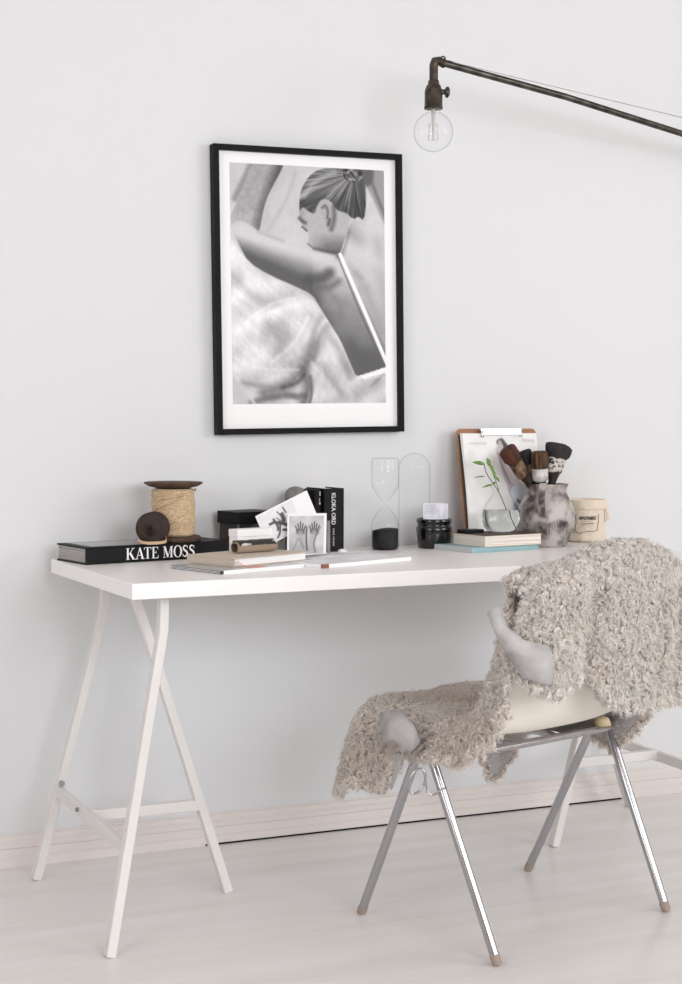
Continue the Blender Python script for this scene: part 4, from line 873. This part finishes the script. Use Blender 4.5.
def sheet_pt(t, k):
    """t in -1..1, k in 0..1 along"""
    ks = .42
    if k < ks:
        q = k/ks; v0 = -.235-len_front(t); v = v0+(.02-v0)*q
        wl = ip([(-.6, .40), (-.3, .405), (-.12, .405), (-.07, .315), (.02, .305)], v); wr = ip([(-.5, .46), (-.24, .37), (-.14, .28), (-.04, .36), (.02, .38)], v)
        u = t*(wl if t < 0 else wr)
        hw, hf, rc_ = .225, -.232, .065
        cu2 = max(-(hw-rc_), min(hw-rc_, u)); cv2 = max(v, hf+rc_)
        du, dv = u-cu2, v-cv2; dist = math.hypot(du, dv); z = .447+.004*math.sin(u*30)*math.cos(v*25)+.01*max(0, -v-.12)*2
        if dist > rc_:
            h = dist-rc_; r0_ = .035; out = r0_*(1-math.exp(-h/r0_))+(.06+.11*min(1, abs(dv)*6)+(.12 if u > 0 else 0))*h; nd = (du/dist, dv/dist)
            return (cu2+nd[0]*(rc_+out), cv2+nd[1]*(rc_+out), z-(h-out*.75))
        return (u, v, z)
    q = (k-ks)/(1-ks)
    # arc length to the hem
    zt_ = hem_back(t); s_end = ba[-1]
    for i in range(len(bpath)-1, 0, -1):
        if ba[i] < S_TOP: break
        if bpath[i][1] <= zt_: s_end = ba[i]
    s_ = q*s_end; v, z = bp_at(s_); kk = s_
    w = ip([(0, .305), (.06, .34), (.14, .36), (.22, .34), (.32, .295), (.42, .262), (.50, .272), (.62, .285), (.85, .292)], kk) if t < 0 else ip([(0, .38), (.05, .33), (.12, .28), (.3, .235), (.42, .205), (.50, .225), (.60, .265), (.85, .28)], kk)
    u = t*w; wp = ip([(0, .225), (.10, .228), (.2, .222), (.35, .205), (.45, .21), (.85, .235)], kk)
    h = abs(u)-wp; sg2 = 1 if u > 0 else -1
    if h > 0:
        dirv, dirz = ip([(0, 0), (.05, .5), (.12, .85), (.25, .9), (.42, .3), (.47, -.6), (.9, -.75)], kk), ip([(0, -1), (.05, -.75), (.12, -.30), (.25, -.1), (.45, -.35), (.9, -.1)], kk)
        r0_ = .04; out = r0_*(1-math.exp(-h/r0_))+.12*h; dn = h-out*.7
        u = sg2*(wp+out); v += dirv*dn; z += dirz*dn
    # belly of the rear folds
    if kk > S_TOP:
        f_ = min(1, (kk-S_TOP)/.06); 
        v += f_*(.020*math.exp(-((t+.72)/.28)**2)-.020*math.exp(-((t+.36)/.09)**2)+.012*math.exp(-((t-.35)/.5)**2)-.012*math.exp(-((t-.62)/.08)**2))
        z += f_*.0
    if S_TOP-.12 < kk < S_TOP+.12: z += (.008*math.sin(t*5+1)-.055*max(0, -t-.15)-.15*max(0, t-.55))*(1-abs(kk-S_TOP)/.12)
    return (u, v, z)
P = np.array([[sheet_pt(-1+2*j/NT, i/NB_) for j in range(NT+1)] for i in range(NB_+1)])
# chair-local -> object
def toW(A): return np.stack([A[..., 0]*cu_+A[..., 1]*sv_, A[..., 0]*sv_-A[..., 1]*cu_, A[..., 2]], -1)
for _ in range(2):   # soften
    Q = P.copy(); Q[1:-1, :] = .5*P[1:-1, :]+.25*(P[:-2, :]+P[2:, :]); Q[:, 1:-1] = .5*Q[:, 1:-1]+.25*(Q[:, :-2]+Q[:, 2:]); P = Q
PWs = toW(P)
dI = np.gradient(PWs, axis=0); dJ = np.gradient(PWs, axis=1); NN = np.cross(dI, dJ); NN /= np.linalg.norm(NN, axis=-1, keepdims=True)+1e-9
if NN[20, NT//2, 2] < 0: NN = -NN
SK = thing('sheepskin', 'long curly cream sheepskin draped over seat and back of the shell chair', 'sheepskin', tuple(CO))
hm = MB().grid((PWs).tolist())
def px_grid(rows, planes, n=None):
    """small hide flaps: rows of photo points on a vertical plane at chair-local (axis, value)"""
    out = []
    for row, pls in zip(rows, planes):
        r2 = []
        for (x, y), (ax_, val) in zip(row, pls):
            nn = W(1, 0, 0) if ax_ == 'u' else W(0, 1, 0)
            r2.append(at(x, y, P=CO+nn*val, n=nn)-CO)
        out.append(r2)
    return out
hm.obj('hide', HIDE, SK, solid=.002)
FA = px_grid([[(487, 613), (492, 609), (498, 605)], [(495, 634), (500, 631), (507, 627)], [(505, 652), (513, 648), (524, 640)], [(514, 666), (530, 660), (549, 646)], [(522, 677), (537, 675), (554, 664)], [(528, 679), (540, 683), (552, 685)]],
             [[('v', .268), ('v', .272), ('v', .272)], [('v', .270), ('v', .280), ('v', .278)], [('v', .275), ('v', .296), ('v', .298)], [('v', .280), ('v', .305), ('v', .318)], [('v', .290), ('v', .318), ('v', .326)], [('v', .296), ('v', .322), ('v', .332)]])
FB = px_grid([[(380, 714), (388, 710), (401, 711), (413, 722), (421, 735)], [(380, 728), (391, 720), (405, 721), (416, 732), (420, 742)], [(382, 742), (392, 736), (402, 738), (410, 744), (414, 750)], [(390, 743), (396, 742), (400, 747), (403, 752), (404, 756)]],
             [[('u', -.300)]*5, [('u', -.322), ('u', -.325), ('u', -.322), ('u', -.318), ('u', -.31)], [('u', -.338), ('u', -.34), ('u', -.334), ('u', -.322), ('u', -.315)], [('u', -.322), ('u', -.328), ('u', -.332), ('u', -.328), ('u', -.32)]])
for i, F_ in enumerate((FA, FB)):
    MB().grid(F_).obj('hide_flap', HIDE, SK, solid=.0015)
MB().grid(px_grid([[(397, 750), (400, 750), (403, 752)], [(394, 770), (397, 770), (400, 768)], [(389, 792), (392, 791), (395, 784)]], [[('u', -.315)]*3, [('u', -.325)]*3, [('u', -.33)]*3])).obj('hide_flap', HIDE, SK, solid=.0015, sub=1)

def add_wool(Pg, Ng, dens, seat_w, verts, quads, cols, length=(.021, .032), seed=1, spread=1.0, nstr=4, core=True):
    r = np.random.default_rng(seed)
    a = np.linalg.norm(np.cross(Pg[1:, :-1]-Pg[:-1, :-1], Pg[:-1, 1:]-Pg[:-1, :-1]), axis=-1); n_ = int(a.sum()*dens); pr = (a/a.sum()).ravel()
    c = r.choice(a.size, n_, p=pr); ci, cj = np.divmod(c, a.shape[1]); fi, fj = r.random(n_), r.random(n_)
    def smp(G):
        return (G[ci, cj]*((1-fi)*(1-fj))[:, None]+G[ci+1, cj]*(fi*(1-fj))[:, None]+G[ci, cj+1]*((1-fi)*fj)[:, None]+G[ci+1, cj+1]*(fi*fj)[:, None])
    Pc, Nc = smp(Pg), smp(Ng); Nc /= np.linalg.norm(Nc, axis=1, keepdims=True)
    sw = smp(seat_w[..., None].repeat(3, -1))[:, 0]
    grav = np.array([0, 0, -1.0])[None]; gt = grav-(Nc*grav).sum(1, keepdims=True)*Nc
    rd = r.normal(size=(n_, 3)); rd -= (rd*Nc).sum(1, keepdims=True)*Nc
    ax = Nc+.32*gt+.38*rd; ax /= np.linalg.norm(ax, axis=1, keepdims=True)
    L_ = r.uniform(*length, n_); ph = r.uniform(0, 2*PI, n_); hel = r.uniform(.0025, .0046, n_); tu = r.uniform(1.3, 2.4, n_)*np.where(r.random(n_) < .5, 1, -1)
    T1 = np.cross(ax, rd+1e-4); T1 /= np.linalg.norm(T1, axis=1, keepdims=True); T2 = np.cross(ax, T1)
    tone = r.normal(0, 1, n_)
    K = 8; ks = np.linspace(0, 1, K)
    if core:
        Kc = 11; kc = np.linspace(0, 1, Kc); ac = ph[:, None]+tu[:, None]*2*PI*kc[None]; hc = (hel*1.15)[:, None]*np.minimum(1, kc*2)[None]
        cc = Pc[:, None]+ax[:, None]*(L_[:, None]*.86*(kc-.22*kc**3)[None])[..., None]+T1[:, None]*(hc*np.cos(ac))[..., None]+T2[:, None]*(hc*np.sin(ac))[..., None]+grav[None]*(L_[:, None]*.2*kc[None]**2)[..., None]
        tc_ = np.gradient(cc, axis=1); tc_ /= np.linalg.norm(tc_, axis=-1, keepdims=True)+1e-9
        m1 = np.cross(tc_, np.broadcast_to(T1[:, None], tc_.shape)); m1 /= np.linalg.norm(m1, axis=-1, keepdims=True)+1e-9; m2 = np.cross(tc_, m1)
        rc2 = (.0048*(1-.72*kc**1.5))[None]*r.uniform(.8, 1.2, n_)[:, None]*(1+.18*np.sin(kc*26)[None]); SD = 5
        Vc = np.stack([cc+(m1*math.cos(2*PI*q/SD)+m2*math.sin(2*PI*q/SD))*rc2[..., None] for q in range(SD)], 2)
        b0 = sum(len(x) for x in verts); verts.append(Vc.reshape(-1, 3).astype(np.float32)); ix = b0+np.arange(n_*Kc*SD).reshape(n_, Kc, SD)
        quads.append(np.concatenate([np.stack([ix[:, :-1, q], ix[:, :-1, (q+1) % SD], ix[:, 1:, (q+1) % SD], ix[:, 1:, q]], -1).reshape(-1, 4) for q in range(SD)]))
        tip_ = np.array(WT1)[None]*(1-sw[:, None])+np.array(WT2)[None]*sw[:, None]; root_ = np.array(WR1)[None]*(1-sw[:, None])+np.array(WR2)[None]*sw[:, None]
        pn_ = vnoise(Pc[:, 0]*100+50, Pc[:, 2]*100+Pc[:, 1]*60+50, 7, 11)
        tn_ = (1+.02*np.clip(tone, -2, .7))[:, None]*(1-.10*np.clip(pn_-.45, 0, 1)[:, None]*np.array([.6, .9, 1.1])[None])
        c_ = (root_[:, None]*(1-kc[None, :, None])+tip_[:, None]*kc[None, :, None])*tn_[:, None]
        cols.append(np.clip(np.broadcast_to(c_[:, :, None], (n_, Kc, SD, 3)), 0, 1).reshape(-1, 3).astype(np.float32))
    # per strand
    S = nstr; ro = r.normal(size=(n_, S, 2))*.0048*spread; sphase = r.normal(0, .45, (n_, S)); sl = r.uniform(.82, 1.12, (n_, S)); rad0 = .0008
    ang = ph[:, None, None]+sphase[:, :, None]+tu[:, None, None]*2*PI*ks[None, None]*sl[:, :, None]
    hr_ = hel[:, None, None]*np.minimum(1, ks*2.2)[None, None]
    conv = (1-.55*ks)[None, None]
    o1 = ro[:, :, 0:1]*conv+hr_*np.cos(ang); o2 = ro[:, :, 1:2]*conv+hr_*np.sin(ang)
    alng = (L_[:, None]*sl)[:, :, None]*(ks[None, None]-.18*ks[None, None]**3)
    ctr_ = Pc[:, None, None]+ax[:, None, None]*alng[..., None]+T1[:, None, None]*o1[..., None]+T2[:, None, None]*o2[..., None]+grav[None, None]*(L_[:, None, None, None]*.22*(ks**2)[None, None, :, None])
    rad = rad0*(1-.45*ks**2)
    tan = np.gradient(ctr_, axis=2); tan /= np.linalg.norm(tan, axis=-1, keepdims=True)+1e-9
    n1_ = np.cross(tan, np.broadcast_to(T1[:, None, None], tan.shape)); n1_ /= np.linalg.norm(n1_, axis=-1, keepdims=True)+1e-9; n2_ = np.cross(tan, n1_)
    V = []
    for q in range(3):
        a_ = 2*PI*q/3; V.append(ctr_+(n1_*math.cos(a_)+n2_*math.sin(a_))*rad[None, None, :, None])
    V = np.stack(V, 3)                                  # n,S,K,3,3
    base = sum(len(x) for x in verts); ns = n_*S
    verts.append(V.reshape(-1, 3).astype(np.float32))
    idx = (base+np.arange(ns*K*3).reshape(ns, K, 3))
    f = [np.stack([idx[:, :-1, q], idx[:, :-1, (q+1) % 3], idx[:, 1:, (q+1) % 3], idx[:, 1:, q]], -1).reshape(-1, 4) for q in range(3)]
    quads.append(np.concatenate(f))
    tip = np.array(WT1)[None]*(1-sw[:, None])+np.array(WT2)[None]*sw[:, None]
    root = np.array(WR1)[None]*(1-sw[:, None])+np.array(WR2)[None]*sw[:, None]
    # staple tone, larger stained patches
    pn = vnoise(Pc[:, 0]*100+50, Pc[:, 2]*100+Pc[:, 1]*60+50, 7, 11)
    tn = (1+.02*np.clip(tone, -2, .7))[:, None]*(1-.10*np.clip(pn-.45, 0, 1)[:, None]*np.array([.6, .9, 1.1])[None])
    cl = (root[:, None]*(1-ks[None, :, None])**1.3+tip[:, None]*(1-(1-ks[None, :, None])**1.3))*tn[:, None]
    cl = np.broadcast_to(cl[:, None, :, None, :], (n_, S, K, 3, 3)).reshape(-1, 3); cols.append(np.clip(cl, 0, 1).astype(np.float32))
WT1, WR1 = (.985, .968, .940), (.98, .93, .885)     # back drape: tip, root
WT2, WR2 = (.98, .945, .905), (.96, .895, .835)     # seat part
kk_ = np.linspace(0, 1, NB_+1)[:, None]; seatw = np.clip(1-(kk_-.50)/.22, 0, 1)*np.ones((1, NT+1))
VV, QQ, CC = [], [], []
add_wool(PWs, NN, 20000, seatw, VV, QQ, CC, seed=2)
def rim(A, B, Nn, sw, seed):    # strip along a cut edge whose wool stands outward
    out = A-B; out /= np.linalg.norm(out, axis=-1, keepdims=True)+1e-9
    G = np.stack([A-Nn*.001, A+Nn*.007, A+Nn*.012-out*.004], 1); N_ = out*.8+Nn*.5; N_ /= np.linalg.norm(N_, axis=-1, keepdims=True)
    add_wool(G, np.stack([N_]*3, 1), 26000, np.stack([sw]*3, 1), VV, QQ, CC, seed=seed)
rim(PWs[:, 0], PWs[:, 2], NN[:, 1], seatw[:, 0], 5); rim(PWs[:, -1], PWs[:, -3], NN[:, -2], seatw[:, -1], 6)
rim(PWs[0], PWs[2], NN[1], seatw[0], 7); rim(PWs[-1], PWs[-3], NN[-2], seatw[-1], 8)
# fleece along the cut edges (so the rim is woolly all round)
base = sum(len(x) for x in VV); und = PWs+NN*.006
VV.append(und.reshape(-1, 3).astype(np.float32)); ii = base+np.arange(und.shape[0]*und.shape[1]).reshape(und.shape[:2])
QQ.append(np.stack([ii[:-1, :-1], ii[1:, :-1], ii[1:, 1:], ii[:-1, 1:]], -1).reshape(-1, 4))
wr_ = (np.array(WR1)[None, None]*(1-seatw[..., None])+np.array(WR2)[None, None]*seatw[..., None]); CC.append(wr_.reshape(-1, 3).astype(np.float32))
V = np.concatenate(VV); Q = np.concatenate(QQ).astype(np.int32); Cc = np.concatenate(CC)
me = bpy.data.meshes.new('fleece'); me.vertices.add(len(V)); me.vertices.foreach_set('co', V.ravel()); me.loops.add(Q.size); me.loops.foreach_set('vertex_index', Q.ravel())
me.polygons.add(len(Q)); me.polygons.foreach_set('loop_start', np.arange(0, Q.size, 4, dtype=np.int32)); me.update(calc_edges=True)
me.polygons.foreach_set('use_smooth', np.ones(len(Q), bool))
ca = me.color_attributes.new('Col', 'FLOAT_COLOR', 'POINT'); ca.data.foreach_set('color', np.concatenate([Cc, np.ones((len(Cc), 1), np.float32)], 1).ravel())
me.materials.append(WOOL); fo = bpy.data.objects.new('fleece', me); COL.objects.link(fo); fo.parent = SK; fo['kind'] = 'stuff'
print('fleece verts', len(V))

# ------------------------------------------------------------------ light
w = bpy.data.worlds.new('world'); sc.world = w; w.use_nodes = True; bgn = w.node_tree.nodes['Background']
bgn.inputs[0].default_value = (.96, .98, 1.0, 1); bgn.inputs[1].default_value = .8
def area(name, loc, tgt, sx, sy, e, col=(1, 1, 1)):
    l = bpy.data.lights.new(name, 'AREA'); l.shape = 'RECTANGLE'; l.size = sx; l.size_y = sy; l.energy = e; l.color = col
    o = bpy.data.objects.new(name, l); COL.objects.link(o); o.location = loc
    o.rotation_euler = (Vector(tgt)-Vector(loc)).to_track_quat('-Z', 'Y').to_euler(); return o
area('window_light_right', (3.95, -3.6, 1.9), (.9, -1.2, 1.3), 2.3, 1.6, 76, (.95, .98, 1))
area('window_light_left', (-3.45, -3.2, 1.9), (.7, -1.2, .9), 1.9, 1.5, 54, (.94, .965, 1))
area('window_light_front', (.6, -5.55, 1.9), (.7, -1, 1.0), 2.2, 1.5, 106, (.93, .965, 1))
vs_ = sc.view_settings; vs_.view_transform = 'Standard'; vs_.look = 'None'; vs_.gamma = 1; vs_.use_curve_mapping = False; vs_.exposure = -.23
sc.cycles.use_denoising = True
sc.cycles.max_bounces = 14; sc.cycles.diffuse_bounces = 12; sc.cycles.transparent_max_bounces = 24; sc.cycles.transmission_bounces = 10
